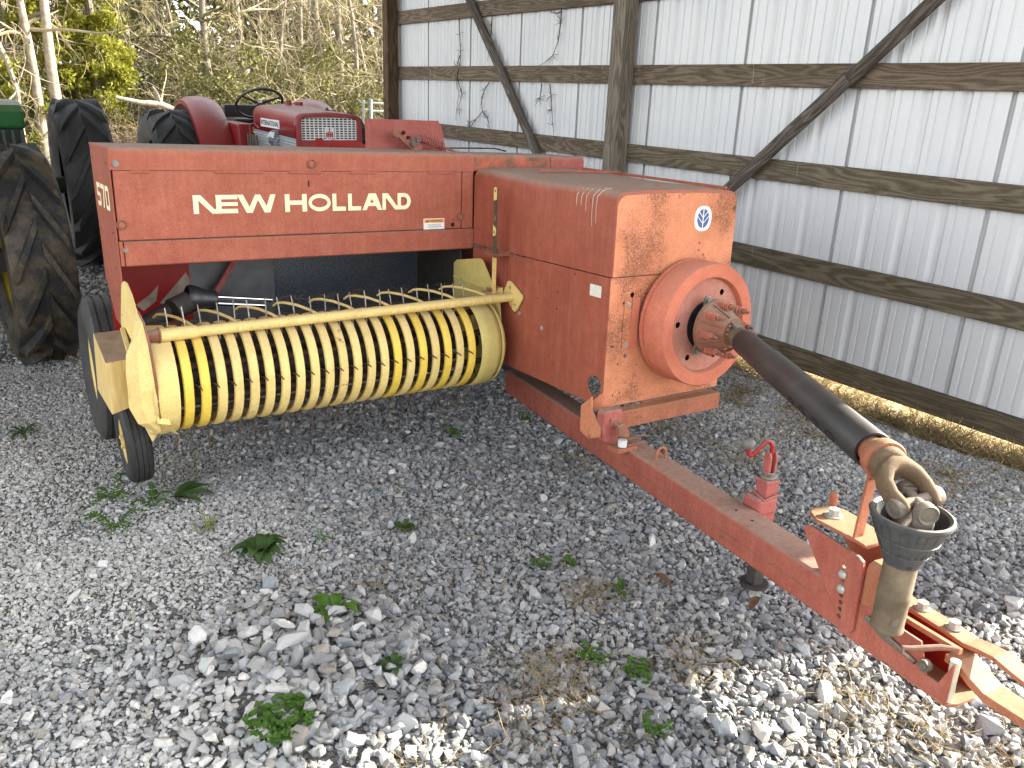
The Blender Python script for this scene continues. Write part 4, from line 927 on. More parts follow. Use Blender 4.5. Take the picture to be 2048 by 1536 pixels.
    m = MB(); m.lathe([(-.022, 0), (-.018, .013), (-.008, .021), (.004, .022), (.015, .016), (.021, 0)], cz(.178) + dlft * .085, (0, 0, 1), 20); P(m, 'crank_knob', m_plain('grey_knob', (.13, .125, .11), .6), jk)
build_drawbar()

def build_pickup():
    pk = Pe('pickup')
    yc, zc, rr = -.245, .208, .198
    def arcp(t, r_): return (yc + r_ * cos(t), zc + r_ * sin(t))
    angs = [R(a) for a in np.linspace(62, 292, 30)]
    sec = [(-.0172, -.013), (-.0168, -.005), (-.0135, -.0005), (0, .0008), (.0135, -.0005), (.0168, -.005), (.0172, -.013)]
    def band(x, h=1.0):
        vs = []
        top = [(.09, zc + rr * .962), (.02, zc + rr * .995)]
        path = []
        for t in angs: path.append((t, None))
        for t, _ in path:
            for dx, dr in sec:
                y, z = arcp(t, rr + dr); vs.append((x + dx * h, y, z))
        k = len(sec); n = len(angs)
        fs = [(i * k + j, i * k + j + 1, (i + 1) * k + j + 1, (i + 1) * k + j) for i in range(n - 1) for j in range(k - 1)]
        return MB().add(vs, fs, True)
    bright = {0, 1, 14, 16, 18, 20}
    meshes = {}
    for mat in (YEL, YELB, YELR):
        meshes[mat.name] = None
    xs = [-1.4405 + .0594 * k for k in range(21)]
    for k, x in enumerate(xs):
        mat = YELB if k in bright else (YELR if k in (3, 4, 9, 10, 12) else YEL)
        o = P(band(x), 'band', mat, pk, solid=.0016)
        if k in bright: o['label'] = 'brighter yellow replacement band'
    # tines: up over the top, forward at the front, down at the bottom
    for k in range(22):
        x = -1.470 + .0594 * k
        j = lambda s_: (random.random() - .5) * s_
        for kind, t0, ln in (('u', 117, .105), ('f', 176, .07), ('d', 258, .10)):
            t = R(t0); y, z = arcp(t, rr - .03); d_ = Vector((0, cos(t), sin(t)))
            if kind == 'u': d_ = Vector((j(.12), .10 + j(.1), 1)).normalized(); ln = .140 + j(.012)
            if kind == 'd':
                d_ = Vector((j(.14), .02 + j(.12), -1)).normalized(); ln = .125 + j(.025)
                if k % 5 == 3: ln *= .7
            if kind == 'f':
                if k in (0, 21): continue
                d_ = Vector((.12, -1, .05 + j(.1))).normalized()
            a = Vector((x, y, z)); b = a + d_ * ln * .72; bend = Vector((0, .25 if kind != 'f' else 0, -.25 if kind == 'f' else 0))
            c = b + (d_ + bend).normalized() * ln * .28
            P(MB().tube([a, a + d_ * ln * .4, b, c], [.0031, .0031, .003, .0024], 6), 'tine', TINE if kind == 'u' else TINER, pk)
    # inner reel: tine bars, shaft and dark backing sheet
    for t0 in (20, 95, 150, 205, 262, 318):
        y, z = arcp(R(t0), .140); P(MB().cyl((-1.50, y, z), (-.14, y, z), .013, 10), 'tine_bar', RUSTD, pk)
    P(MB().cyl((-1.54, yc, zc), (-.12, yc, zc), .028, 14), 'reel_shaft', DARKIN, pk)
    P(MB().box(-1.50, -.15, -.075, -.065, .03, .385), 'dark_backing', DARKIN, pk)  # dark sheet added so the gaps between bands look shaded
    # end shields
    def shell(x0, x1, mat, name):
        m = MB(); k = [(x0, rr + .003), ((x0 + x1) / 2, rr + .006), (x1, rr + .003), (x1, rr - .012)]
        an = [R(a) for a in np.linspace(55, 296, 34)]
        vs = []
        for t in an:
            for x, r_ in k: y, z = arcp(t, r_); vs.append((x, y, z))
        n = len(an); kk = len(k)
        m.add(vs, [(i * kk + j, i * kk + j + 1, (i + 1) * kk + j + 1, (i + 1) * kk + j) for i in range(n - 1) for j in range(kk - 1)], True)
        return P(m, name, mat, pk, solid=.002)
    shell(-1.562, -1.474, YEL, 'end_shield'); shell(-.208, -.122, YELG, 'end_shield')
    # left wall of the drum and the dented flare in front of it
    P(MB().prism([arcp(R(a), rr - .003) for a in np.linspace(60, 290, 24)], fyz(-1.560), 0, .003), 'drum_end', YEL, pk)
    fin = [(.02, .50), (-.01, .535), (-.08, .558), (-.15, .562), (-.235, .535), (-.30, .492), (-.33, .45), (-.31, .39), (.10, .28), (.12, .36)]
    P(MB().prism(fin, fyz(-1.568), 0, .003), 'upper_fin', YEL, pk)
    inn = [(-1.566, -.30, .485), (-1.560, -.36, .455), (-1.557, -.405, .39), (-1.555, -.43, .32), (-1.553, -.445, .24), (-1.552, -.44, .17), (-1.548, -.425, .115), (-1.540, -.39, .06)]
    mid = [(-1.574, -.31, .47), (-1.580, -.375, .425), (-1.592, -.405, .36), (-1.600, -.428, .29), (-1.604, -.432, .22), (-1.600, -.43, .16), (-1.585, -.428, .105), (-1.548, -.392, .055)]
    out = [(-1.576, -.30, .465), (-1.592, -.34, .405), (-1.622, -.36, .345), (-1.636, -.375, .28), (-1.634, -.38, .22), (-1.637, -.385, .16), (-1.612, -.40, .10), (-1.553, -.388, .05)]
    m = MB(); n = len(inn); jit = lambda p, a=.004: (p[0] + (random.random() - .5) * a, p[1] + (random.random() - .5) * a, p[2])
    m.add(inn + [jit(p) for p in mid] + [jit(p, .007) for p in out], [(i, i + 1, n + i + 1, n + i) for i in range(n - 1)] + [(n + i, n + i + 1, 2 * n + i + 1, 2 * n + i) for i in range(n - 1)], False)
    P(MB().tube([(p[0] + .004, p[1] - .002, p[2]) for p in inn[:7]], [.002, .003, .0045, .005, .005, .004, .003], 6), 'torn_edge', RUSTY, pk)
    P(m, 'flare', YELR, pk, solid=.003, label='dented rusty yellow flare at the reel end')
    lip = [(-1.553, -.44, .24), (-1.551, -.452, .17), (-1.546, -.44, .11)]
    m = MB(); m.add([(-1.556, -.42, .34), (-1.552, -.447, .24), (-1.556, -.43, .10), (-1.474, -.34, .012), (-1.51, -.42, .085)], [(0, 1, 2, 4), (2, 3, 4)]); P(m, 'flare_gusset', YEL, pk, solid=.003)
    # right end plate
    pl = [(.08, .44), (.081, .519), (.05, .54), (-.16, .575), (-.19, .573), (-.231, .529), (-.30, .455), (-.345, .40), (-.383, .19), (-.375, .15), (-.345, .115), (-.145, -.02), (-.10, -.02), (.06, .1)]
    P(MB().prism(pl, fyz(-.060), 0, .004), 'end_plate', YELG, pk)
    P(MB().prism([(.08, .452), (-.30, .444), (-.30, .449), (.08, .457)], fyz(-.0635), 0, .003), 'plate_crease', YELR, pk)
    m = MB(); m.tube([(-.092, *arcp(R(a), rr - .004)) for a in np.linspace(100, 280, 26)], .005, 6); P(m, 'shield_bead', YELG, pk)
    P(MB().lathe([(-.122, rr - .004), (-.064, rr - .03)], (0, yc, zc), (1, 0, 0), 60), 'shield_cone', YELG, pk)
    # rail with its rods and end bracket
    ra, rb = Vector((-1.505, -.352, .402)), Vector((.018, -.372, .428))
    at = lambda x: ra + (rb - ra) * ((x - ra.x) / (rb.x - ra.x))
    P(MB().cyl(ra, at(-1.38), .0245, 20).cyl(at(-1.381), rb, .0205, 20), 'guard_rail', YELR, pk)
    m = MB(); c = at(-1.505); m.lathe([(0, .026), (-.006, .030), (-.008, .026), (-.03, .022), (-.05, .020), (-.05, 0)], c, (1, 0, 0), 20); P(m, 'rail_end', RUSTY, pk)
    for i in range(9):
        x = -1.385 + .156 * i; p = at(x)
        pts = [p + Vector((.004, .0, .010)), p + Vector((-.010, .07, .020)), p + Vector((-.036, .15, .027)), p + Vector((-.064, .22, .026)), p + Vector((-.080, .265, .018)), p + Vector((-.090, .29, .002))]
        P(MB().tube(pts, [.0062, .0062, .006, .006, .0055, .005], 8), 'wind_rod', YELR if i < 3 else YEL, pk)
        m = MB(); m.cyl(p + Vector((0, -.018, .0)), p + Vector((0, -.0225, .001)), .010, 12); m.cyl(p + Vector((0, -.022, .0)), p + Vector((0, -.0245, .001)), .005, 8); P(m, 'rail_bolt', YELR, pk)
    br = [(-.352, .495), (-.372, .495), (-.40, .478), (-.45, .45), (-.457, .438), (-.412, .372), (-.398, .366), (-.385, .372), (-.35, .43), (-.342, .46)]
    br = [(-.300, .437), (-.335, .492), (-.352, .498), (-.368, .494), (-.452, .452), (-.460, .440), (-.452, .424), (-.412, .370), (-.398, .364), (-.384, .368)]
    P(MB().plate(br, [[(-.352, .478), (-.362, .474), (-.356, .456), (-.346, .462)], [(-.405, .40), (-.395, .385), (-.388, .39), (-.398, .405)]], fyz(-.012), 0, .006), 'rail_bracket', YELR, pk)
    m = MB(); m.cyl((-.006, -.372, .428), (.024, -.372, .428), .030, 18); P(m, 'rail_cap', YELR, pk)
    P(MB().box(-.058, -.014, -.30, -.31 + .06, .425, .458), 'bracket_arm', YEL, pk)
    m = MB()
    for q in range(8): a = random.random() * 6; m.bar((-.11 + q * .008, -.30, .445), (-.11 + q * .008 + cos(a) * .016, -.30, .452 + abs(sin(a)) * .016), .006, .006)
    P(m, 'rusty_clip', RUSTY, pk)
    # drive shield block and support arms at the left end
    P(MB().hexa([(-1.682, -.285, .108), (-1.608, -.27, .125), (-1.585, .02, .14), (-1.690, .02, .12), (-1.682, -.262, .298), (-1.606, -.255, .302), (-1.585, .02, .35), (-1.684, .0, .352)]), 'drive_shield', m_shield_yellow(), pk, bevel=.002)
    P(MB().hexa([(-1.605, -.262, .225), (-1.588, -.262, .225), (-1.572, .02, .25), (-1.588, .02, .25), (-1.605, -.262, .318), (-1.588, -.262, .318), (-1.57, .02, .36), (-1.586, .02, .36)]), 'shield_flange', YEL, pk, bevel=.002)
    P(MB().prism([(-.33, .02), (-.22, -.045), (-.05, -.03), (.05, .06), (-.1, .14)], fyz(-1.548), 0, .004), 'wheel_bracket', YELR, pk)
    P(MB().bar((-1.512, -.02, .03), (-1.500, .15, -.16), .012, .05, (1, 0, 0)), 'wheel_arm', YEL, pk)
    # gauge wheel (tyre and rim belong to the pickup's wheel)
    gw = Pe('gauge_wheel'); c = Vector((-1.565, .15, -.157)); ax = Vector((1, .0, .04)).normalized(); hw = .047; r_ = .183
    prof = [(-hw * .7, .098), (-hw, .115), (-hw * 1.08, .14), (-hw * .98, .166), (-hw * .72, .179), (-hw * .42, .1825), (-hw * .40, .179), (-hw * .34, .179), (-hw * .32, r_), (hw * .02, r_ + .0005), (hw * .04, .179), (hw * .10, .179), (hw * .12, r_), (hw * .42, .1825), (hw * .44, .179), (hw * .5, .179), (hw * .52, .182), (hw * .75, .179), (hw * .98, .166), (hw * 1.08, .14), (hw, .115), (hw * .7, .098)]
    P(MB().lathe(prof, c, ax, 56), 'tyre', RUB, gw)
    P(MB().lathe([(-hw * .75, .104), (-hw * .85, .098), (-hw * .5, .090), (-hw * .3, .05), (-hw * .32, .032), (-hw * 1.1, .03), (-hw * 1.1, 0)], c, ax, 36).lathe([(hw * .75, .104), (hw * .8, .098), (hw * .4, .085), (hw * .3, .0)], c, ax, 36), 'rim', YEL, gw)
    P(MB().cyl(c - ax * .062, c + ax * .07, .014, 14), 'hub', DARKIN, gw)
def m_shield_yellow():
    t = NT('dusty_yellow_shield'); v = t.coord(); up = t.ramp(t.up(), [(.5, 0.), (.85, 1.)])
    n = t.noise(t.coord(scale=(30, 30, 2)), 2, 5); col = t.ramp(n, [(.35, (.55, .36, .11)), (.7, (.70, .52, .22))])
    col = t.mix(t.ramp(t.noise(v, 30, 6, .7, .5), [(.66, 0.), (.70, .8)]), col, (.08, .05, .03))
    dus = t.ramp(t.noise(v, 20, 6), [(.3, (.17, .115, .075)), (.7, (.27, .19, .13))])
    return t.fin(t.mix(up, col, dus), .6)
build_pickup()

# ------------------------------------------------------------------ tractors
def ag_tyre(name, mat, parent, c, r, w, n=22, ax=(1, 0, 0), lug=.03, rimr=.6, mirror=1):
    c = Vector(c); ax = Vector(ax).normalized(); x = ax.cross(Vector((0, 0, 1))).normalized(); y = ax.cross(x); hw = w / 2
    prof = [(-hw * .72, r * rimr), (-hw * .95, r * (rimr + .08)), (-hw * 1.04, r * .80), (-hw * .98, r * .90), (-hw * .88, r - lug * 1.15), (-hw * .4, r - lug), (0, r - lug * .9), (hw * .4, r - lug), (hw * .88, r - lug * 1.15), (hw * .98, r * .90), (hw * 1.04, r * .80), (hw * .95, r * (rimr + .08)), (hw * .72, r * rimr)]
    m = MB().lathe(prof, c, ax, 56)
    pt = lambda t, a, rad: c + ax * a + (x * cos(t) + y * sin(t)) * rad
    st = 2 * pi / n; dt = .042 / r
    for i in range(n):
        for s_ in (-1, 1):
            t0 = st * (i + (.5 if s_ > 0 else 0)); path = [(.02, 0.), (.45, .55), (.80, .98), (1.0, 1.2)]
            vs = []
            for k, (a, tt) in enumerate(path):
                tc = t0 + mirror * tt * st * .95; rad = r - (.0 if k < 3 else lug * 1.6) + (-.004 if k == 0 else 0)
                base = r - lug * (1.1 if k < 2 else 1.5 if k == 2 else 4.)
                for q, rr_ in ((-1.25, base), (-.8, rad), (.8, rad), (1.25, base)): vs.append(pt(tc + q * dt, s_ * hw * a, rr_))
            fs = [(j * 4 + q, j * 4 + q + 1, j * 4 + q + 5, j * 4 + q + 4) for j in range(3) for q in range(3)] + [(0, 1, 2, 3), (12, 15, 14, 13)]
            m.add(vs, fs)
    return m.build(name, mat, parent)

TRED = m_paint('tractor_red', (.20, .007, .010), (.26, .013, .016), speck=0, streak=.08, dust=.30, rough=.28, seed=2., chalk=(.4, .3, .3), spec=.5)
TGRN = m_paint('tractor_green', (.010, .085, .016), (.016, .11, .025), speck=0, streak=.05, dust=.5, rough=.35, seed=4., chalk=(.1, .2, .1), spec=.5)
TWHT = m_plain('grille_white', (.70, .69, .66), .45, 0, .08, 40)
RIBG = m_plain('silver_grey_panel', (.36, .38, .38), .4, .3, .12, 20)
WHEELY = m_plain('wheel_yellow', (.55, .40, .03), .5, 0, .2, 12)

def red_tractor():
    g = gpt(.76, 4.6)
    t = thing('tractor', 'red and white farm tractor with white grille parked behind the baler', 'tractor', loc=(.761, 3.80, g))
    zg = -g                                    # world z -> local
    Z = lambda z: z + zg
    def B(m, name, mat, parent=t, **k): return m.build(name, mat, parent, **k)
    # hood shell
    hw = .302; r_ = .085
    def sec(y, zt, zb, w=hw):
        pts = [(-w, zb)] + [(-w + r_ - r_ * cos(a), zt - r_ + r_ * sin(a)) for a in [pi / 2 * i / 7 for i in range(8)]] + [(0, zt + .014)] + [(w - r_ + r_ * sin(a), zt - r_ + r_ * cos(a)) for a in [pi / 2 * i / 7 for i in range(8)]] + [(w, zb)]
        return [(x, y, z) for x, z in pts]
    rows = [sec(.0, Z(1.072), Z(.868)), sec(.05, Z(1.078), Z(.868)), sec(.6, Z(1.095), Z(.878)), sec(1.15, Z(1.112), Z(.888)), sec(1.24, Z(1.105), Z(.888), .296), sec(1.27, Z(1.085), Z(.89), .28)]
    k = len(rows[0]); m = MB().add([p for r in rows for p in r], [(i * k + j, i * k + j + 1, (i + 1) * k + j + 1, (i + 1) * k + j) for i in range(len(rows) - 1) for j in range(k - 1)] + [tuple(range((len(rows) - 1) * k, len(rows) * k))], True)
    B(m, 'hood', TRED, solid=.004)
    # surround and grille
    fo = [(x, z) for x, y, z in rows[0]]; fo[0] = (-hw, Z(.80)); fo[-1] = (hw, Z(.80))
    gi = [(-.258, Z(.858)), (-.258, Z(1.01))] + [(-.258 + .045 - .045 * cos(a), Z(1.01) + .035 * sin(a)) for a in [pi / 2 * i / 5 for i in range(1, 6)]] + [(.0, Z(1.052))] + [(.258 - .045 + .045 * sin(a), Z(1.01) + .035 * cos(a)) for a in [pi / 2 * i / 5 for i in range(0, 5)]] + [(.258, Z(1.01)), (.258, Z(.858))]
    B(MB().plate(fo, [gi], fxz(0), -.022, .01), 'grille_surround', TRED, bevel=.004)
    gr = part_empty('grille', t)
    B(MB().prism(gi, fxz(.02), 0, .004), 'backing', BLACK, gr)
    nx_, nz_ = 13, 9; x0, x1 = -.252, .252; z0, z1 = Z(.862), Z(1.044)
    for i in range(nx_ + 1):
        x = x0 + (x1 - x0) * i / nx_; top = z1 - (.022 if i in (0, nx_) else .006 if i in (1, nx_ - 1) else 0)
        B(MB().box(x - .0045, x + .0045, .002, .010, z0, top), 'upright', TWHT, gr)
    for i in range(nz_ + 1):
        z = z0 + (z1 - z0) * i / nz_; dx = .03 if i == nz_ else 0
        B(MB().box(x0 + dx, x1 - dx, .0005, .0085, z - .0042, z + .0042), 'cross_bar', TWHT, gr)
    B(MB().box(-.042, .042, -.004, .0, Z(.872), Z(.965)), 'emblem_plate', TWHT, gr)
    EM = m_plain('emblem_red', (.30, .012, .018), .5, 0, .1)
    m = MB()
    for x in (-.026, -.009, .009, .026): m.box(x - .0065, x + .0065, -.0055, -.0041, Z(.880), Z(.925))
    m.box(-.033, .033, -.0062, -.0055, Z(.898), Z(.908)); m.box(-.007, .007, -.0062, -.0055, Z(.925), Z(.938))
    B(m, 'emblem', EM, gr)
    m = MB().box(-.006, .006, -.0055, -.0041, Z(.944), Z(.958)); B(m, 'emblem_badge', DARKIN, gr)
    # lower side panels with pressed ribs
    for s_ in (-1, 1):
        m = MB(); n = 9; pts = []
        for i in range(n * 4 + 1):
            f_ = i / (n * 4); z = Z(.868) - f_ * .235; dx = .008 if (i % 4) in (1, 2) else 0
            pts.append((dx, z))
        A = [(s_ * (.296 + dx), .01, z) for dx, z in pts]; Bq = [(s_ * (.292 + dx), 1.22, z + .02) for dx, z in pts]
        B(m.strip(A, Bq, False), 'ribbed_side', RIBG, solid=.003)
        hl = MB(); c = Vector((s_ * .335, .48, Z(.842)));
        hl.lathe([(.10, .02), (.07, .06), (0, .074), (-.008, .076), (-.012, .070)], c, (0, 1, 0), 28)
        h = B(hl, 'headlight', RIBG)
        tt = NT('lamp_glass'); v = tt.n('ShaderNodeTexVoronoi'); tt.l(tt.coord(), v.inputs['Vector']); v.inputs['Scale'].default_value = 60
        B(MB().lathe([(-.010, .070), (-.020, .04), (-.022, 0)], c, (0, 1, 0), 28), 'lens', tt.fin(tt.ramp(v.outputs['Distance'], [(0, (.75, .77, .8)), (.6, (.2, .22, .24))]), .15, .5), h)
    B(MB().box(-.29, .29, .004, .02, Z(.60), Z(.858)), 'front_panel', m_plain('dark_grey_front', (.055, .065, .06), .5))
    # name plate with lettering
    for s_ in (-1, 1):
        xp = s_ * (hw + .0045)
        pl = B(MB().box(min(xp, xp + s_ * .004), max(xp, xp + s_ * .004), .42, .97, Z(.925), Z(1.0)), 'name_plate', TWHT)
        cu = bpy.data.curves.new('n', 'FONT'); cu.body = 'INTERNATIONAL'; cu.size = .062; cu.align_x = 'CENTER'; cu.offset = .0012
        tmp = bpy.data.objects.new('n', cu); COL.objects.link(tmp); dg = bpy.context.evaluated_depsgraph_get(); me = bpy.data.meshes.new_from_object(tmp.evaluated_get(dg)); bpy.data.objects.remove(tmp)
        sx = .52 / max(1e-3, max(v.co.x for v in me.vertices) - min(v.co.x for v in me.vertices))
        M = Matrix(((0, 0, s_ * 1, xp + s_ * .0052), (s_ * 1 * sx, 0, 0, .695), (0, 1, 0, Z(.942)), (0, 0, 0, 1)))
        me.transform(M); me.materials.clear(); me.materials.append(BLACK)
        o = bpy.data.objects.new('name_lettering', me); COL.objects.link(o); o.parent = pl
    # hood ornaments: cap, exhaust stub, air cleaner
    B(MB().cyl((-.02, 1.0, Z(1.10)), (-.02, 1.0, Z(1.165)), .028, 16), 'exhaust_stub', TRED)
    B(MB().cyl((.10, 1.05, Z(1.10)), (.10, 1.05, Z(1.15)), .04, 16), 'air_cleaner_cap', TRED)
    m = MB().prism([(.02, 1.088), (.22, 1.086), (.20, 1.098), (.14, 1.10), (.125, 1.125), (.115, 1.10), (.03, 1.098)], lambda u, v, h: (u, .35 + h, Z(v)), 0, .03); B(m, 'wiper_bracket', BOOT)
    # steering wheel and column
    c = Vector((-.09, 1.70, Z(1.11))); nrm = Vector((0, .62, .78)).normalized(); ux = Vector((1, 0, 0)); uy = nrm.cross(ux)
    m = MB().tube([c + (ux * cos(a) + uy * sin(a)) * .235 for a in [2 * pi * i / 40 for i in range(40)]], .014, 8, closed=True)
    sw = B(m, 'steering_wheel', BOOT)
    m = MB()
    for a in (90, 210, 330): m.tube([c, c + (ux * cos(R(a)) + uy * sin(R(a))) * .23], [.016, .010], 8)
    B(m, 'spoke', BOOT, sw); B(MB().lathe([(.02, 0), (.018, .03), (-.02, .04)], c, nrm, 20), 'hub_cap', RIBG, sw)
    B(MB().tube([c - nrm * .02, c - nrm * .5], .022, 10), 'steering_column', TRED)
    # seat, platform, body
    m = MB().box(-.26, .20, 2.05, 2.5, Z(.86), Z(.95)); B(m, 'seat', BOOT, bevel=.03)
    m = MB().box(-.26, .20, 2.45, 2.53, Z(.9), Z(1.08)); B(m, 'backrest', BOOT, bevel=.03)
    B(MB().box(-.17, .17, .2, 2.7, Z(.15), Z(.62)), 'body', TRED, bevel=.03)
    B(MB().box(-.44, -.29, 1.30, 1.95, Z(.55), Z(.93)), 'side_box', TRED, bevel=.02)
    B(MB().box(.29, .44, 1.30, 1.95, Z(.55), Z(.93)), 'side_box', TRED, bevel=.02)
    B(MB().tube([(-.36, 1.15, Z(.80)), (-.36, 1.15, Z(.93)), (-.33, 1.10, Z(.94)), (-.30, 1.05, Z(.90))], .012, 8), 'pipe', TRED)
    for i in range(4): B(MB().bar((-.36, .95 + i * .09, Z(.66)), (-.36, .97 + i * .09, Z(.84)), .02, .03), 'injector_line', GREASE)
    # fenders
    for s_ in (-1, 1):
        c = Vector((0, 2.15, .74)); m = MB(); rows = []
        an = [R(a) for a in np.linspace(30, 188, 24)]
        prf = [(.42, .62), (.425, .75), (.445, .80), (.51, .832), (.61, .842), (.71, .832), (.765, .80), (.775, .765)]
        for a in an: rows.append([(s_ * x, c.y + cos(a) * r * 1.0, c.z + sin(a) * r * 1.04) for x, r in prf])
        k = len(prf); m.add([p for r in rows for p in r], [(i * k + j, i * k + j + 1, (i + 1) * k + j + 1, (i + 1) * k + j) for i in range(len(rows) - 1) for j in range(k - 1)], True)
        B(m, 'fender', TRED, solid=.004)
        w = part_empty('rear_wheel', t); ag_tyre('tyre', RUB, w, (s_ * .915, 2.15, .735), .745, .46, 18, lug=.04)
        B(MB().lathe([(-.15, .45), (-.12, .40), (-.02, .36), (-.0, .1), (-.03, 0)], (s_ * .915, 2.15, .735), (s_, 0, 0), 32), 'rim', TWHT, w)
        w = part_empty('front_wheel', t); c = (s_ * .60, .42, .36)
        B(MB().lathe([(-.07, .2), (-.1, .24), (-.1, .31), (-.07, .355), (0, .365), (.07, .355), (.1, .31), (.1, .24), (.07, .2)], c, (1, 0, 0), 36), 'tyre', RUB, w)
        B(MB().lathe([(-.07, .2), (-.03, .17), (-.02, 0)], c, (s_, 0, 0), 24), 'rim', TWHT, w)
    B(MB().cyl((-.58, .42, .36), (.58, .42, .36), .045, 12), 'front_axle', TRED)
    B(MB().cyl((-.9, 2.15, .735), (.9, 2.15, .735), .09, 14), 'rear_axle', TRED)
red_tractor()

def green_tractor():
    g = gpt(-1.9, 2.8)
    t = thing('tractor', 'green tractor at the left edge with mud-caked front tyre and tall black rear tyre', 'tractor', loc=(-2.45, 2.45, g))
    zg = -g; Z = lambda z: z + zg
    def B(m, name, mat, parent=t, **k): return m.build(name, mat, parent, **k)
    for s_ in (-1, 1):
        w = part_empty('front_wheel', t); ax = Vector((1, .075, .0)).normalized()
        ag_tyre('tyre', RUBM, w, (s_ * .705, .02, .655), .672, .34, 14, ax=ax, lug=.05, mirror=1)
        B(MB().lathe([(-.13, .42), (-.10, .38), (.02, .34), (.05, .12), (.06, 0)], (s_ * .705, .02, .655), -ax, 32).lathe([(-.125, .44), (-.105, .40), (-.03, .36), (-.0, .12), (-.0, 0)], (s_ * .705, .02, .655), ax, 32), 'rim', WHEELY, w)
        w = part_empty('rear_wheel', t)
        ag_tyre('tyre', RUB, w, (s_ * 1.395, 2.93, .755), .768, .42, 15, lug=.052, rimr=.62, mirror=1)
        B(MB().lathe([(-.17, .50), (-.14, .46), (.03, .42), (.05, .15), (.0, 0)], (s_ * 1.395, 2.93, .755), (-1, 0, 0), 36), 'rim', m_plain('dark_wheel_rim', (.03, .028, .02), .5), w)
    B(MB().cyl((-1.45, 2.93, .755), (1.45, 2.93, .755), .075, 16), 'rear_axle', DARKIN)
    B(MB().box(-.12, .7, -.08, .08, .58, .70).box(-.7, -.12, -.08, .08, .58, .70), 'front_axle', DARKIN)
    B(MB().box(-.2, .2, -.5, 2.9, .5, .95), 'body', DARKIN)
    B(MB().prism([(-.33, .95), (-.33, 1.36), (-.25, 1.46), (.25, 1.46), (.33, 1.36), (.33, .95)], fxz(-.75), 0, 2.1), 'hood', TGRN, bevel=.03)
    for s_ in (-1, 1):
        pr = [(2.29, Z(.88)), (2.27, Z(1.02)), (2.30, Z(1.07)), (2.37, Z(1.095)), (3.1, Z(1.095)), (3.4, Z(.95)), (3.4, Z(.88))]
        B(MB().prism(pr, lambda u, v, h: (h, u, v), s_ * .34 if s_ > 0 else -.94, .94 if s_ > 0 else -.34), 'fender', TGRN, bevel=.03, seg=4)
        x0, x1 = (.36, .925) if s_ > 0 else (-.925, -.36)
        m = MB().box(x0, x1, 2.32, 2.8, Z(.45), Z(.878)); B(m, 'fender_skirt', DARKIN)
        for i in range(9):
            x = x0 + .02 + i * (x1 - x0 - .04) / 8
            B(MB().bar((x, 2.30, Z(.50)), (x, 2.30, Z(.876)), .024, .03, (0, 1, 0)), 'louvre', m_plain('louvre_green_black', (.02, .04, .022), .5))
    B(MB().box(-.25, .25, 2.2, 2.75, 1.0, 1.12), 'seat', BOOT, bevel=.04)
green_tractor()

# ------------------------------------------------------------------ gate beyond the barn
def gate():
    g = gpt(3.5, 9.2); t = thing('pipe_gate', 'galvanised pipe gate beyond the barn corner post', 'gate', loc=(3.45, 9.2, g))
    GAL = m_plain('galvanised_pipe', (.17, .19, .175), .5, .4, .2, 20)
    zt = 1.135 - g
    MB().cyl((.09, 0, 0), (.09, 0, zt), .03, 12).build('gate_post', GAL, t)
    MB().cyl((-.02, .03, .1), (-.02, .03, zt - .02), .022, 12).build('upright', GAL, t)
    for z in (.3, .6, .9, zt - .18, zt - .06): MB().cyl((-.05, .03, z), (2.4, .03, z), .018, 10).build('rail', GAL, t)
gate()

# ------------------------------------------------------------------ leaves, twigs, trees
def m_leaf(name, cols, trans=.35, rough=.6):
    t = NT(name); n = t.noise(t.coord(), 1.1, 5, .7); f = t.noise(t.coord(), 23, 2)
    c = t.ramp(t.math('ADD', t.math('MULTIPLY', n, .55), t.math('MULTIPLY', f, .45)), [(.3 + .4 * i / (len(cols) - 1), q) for i, q in enumerate(cols)])
    t.set(t.b.inputs['Base Color'], c); t.b.inputs['Roughness'].default_value = rough; t.b.inputs['Specular IOR Level'].default_value = .25
    tr = t.n('ShaderNodeBsdfTranslucent'); t.l(c, tr.inputs[0]); mx = t.n('ShaderNodeMixShader'); mx.inputs[0].default_value = trans
    t.l(t.b.outputs[0], mx.inputs[1]); t.l(tr.outputs[0], mx.inputs[2]); t.l(mx.outputs[0], t.o.inputs[0])
    return t.m
CEDAR = m_leaf('cedar_foliage', [(.09, .10, .014), (.20, .20, .024), (.30, .285, .036)], .5)
OLIVE = m_leaf('olive_brush_leaves', [(.04, .042, .012), (.105, .102, .03), (.20, .18, .06)])
BROWN = m_leaf('dry_brown_leaves', [(.06, .042, .024), (.13, .092, .055), (.22, .165, .10)])
BARK = m_plain('grey_bark', (.15, .125, .09), .9, 0, .5, 9)
BARKL = m_plain('pale_bark', (.225, .185, .135), .9, 0, .45, 8)
TWIG = m_plain('pale_twigs', (.22, .18, .11), .9, 0, .75, 1.3)
TWIGB = m_plain('brown_twigs', (.15, .105, .07), .9, 0, .4, 3)

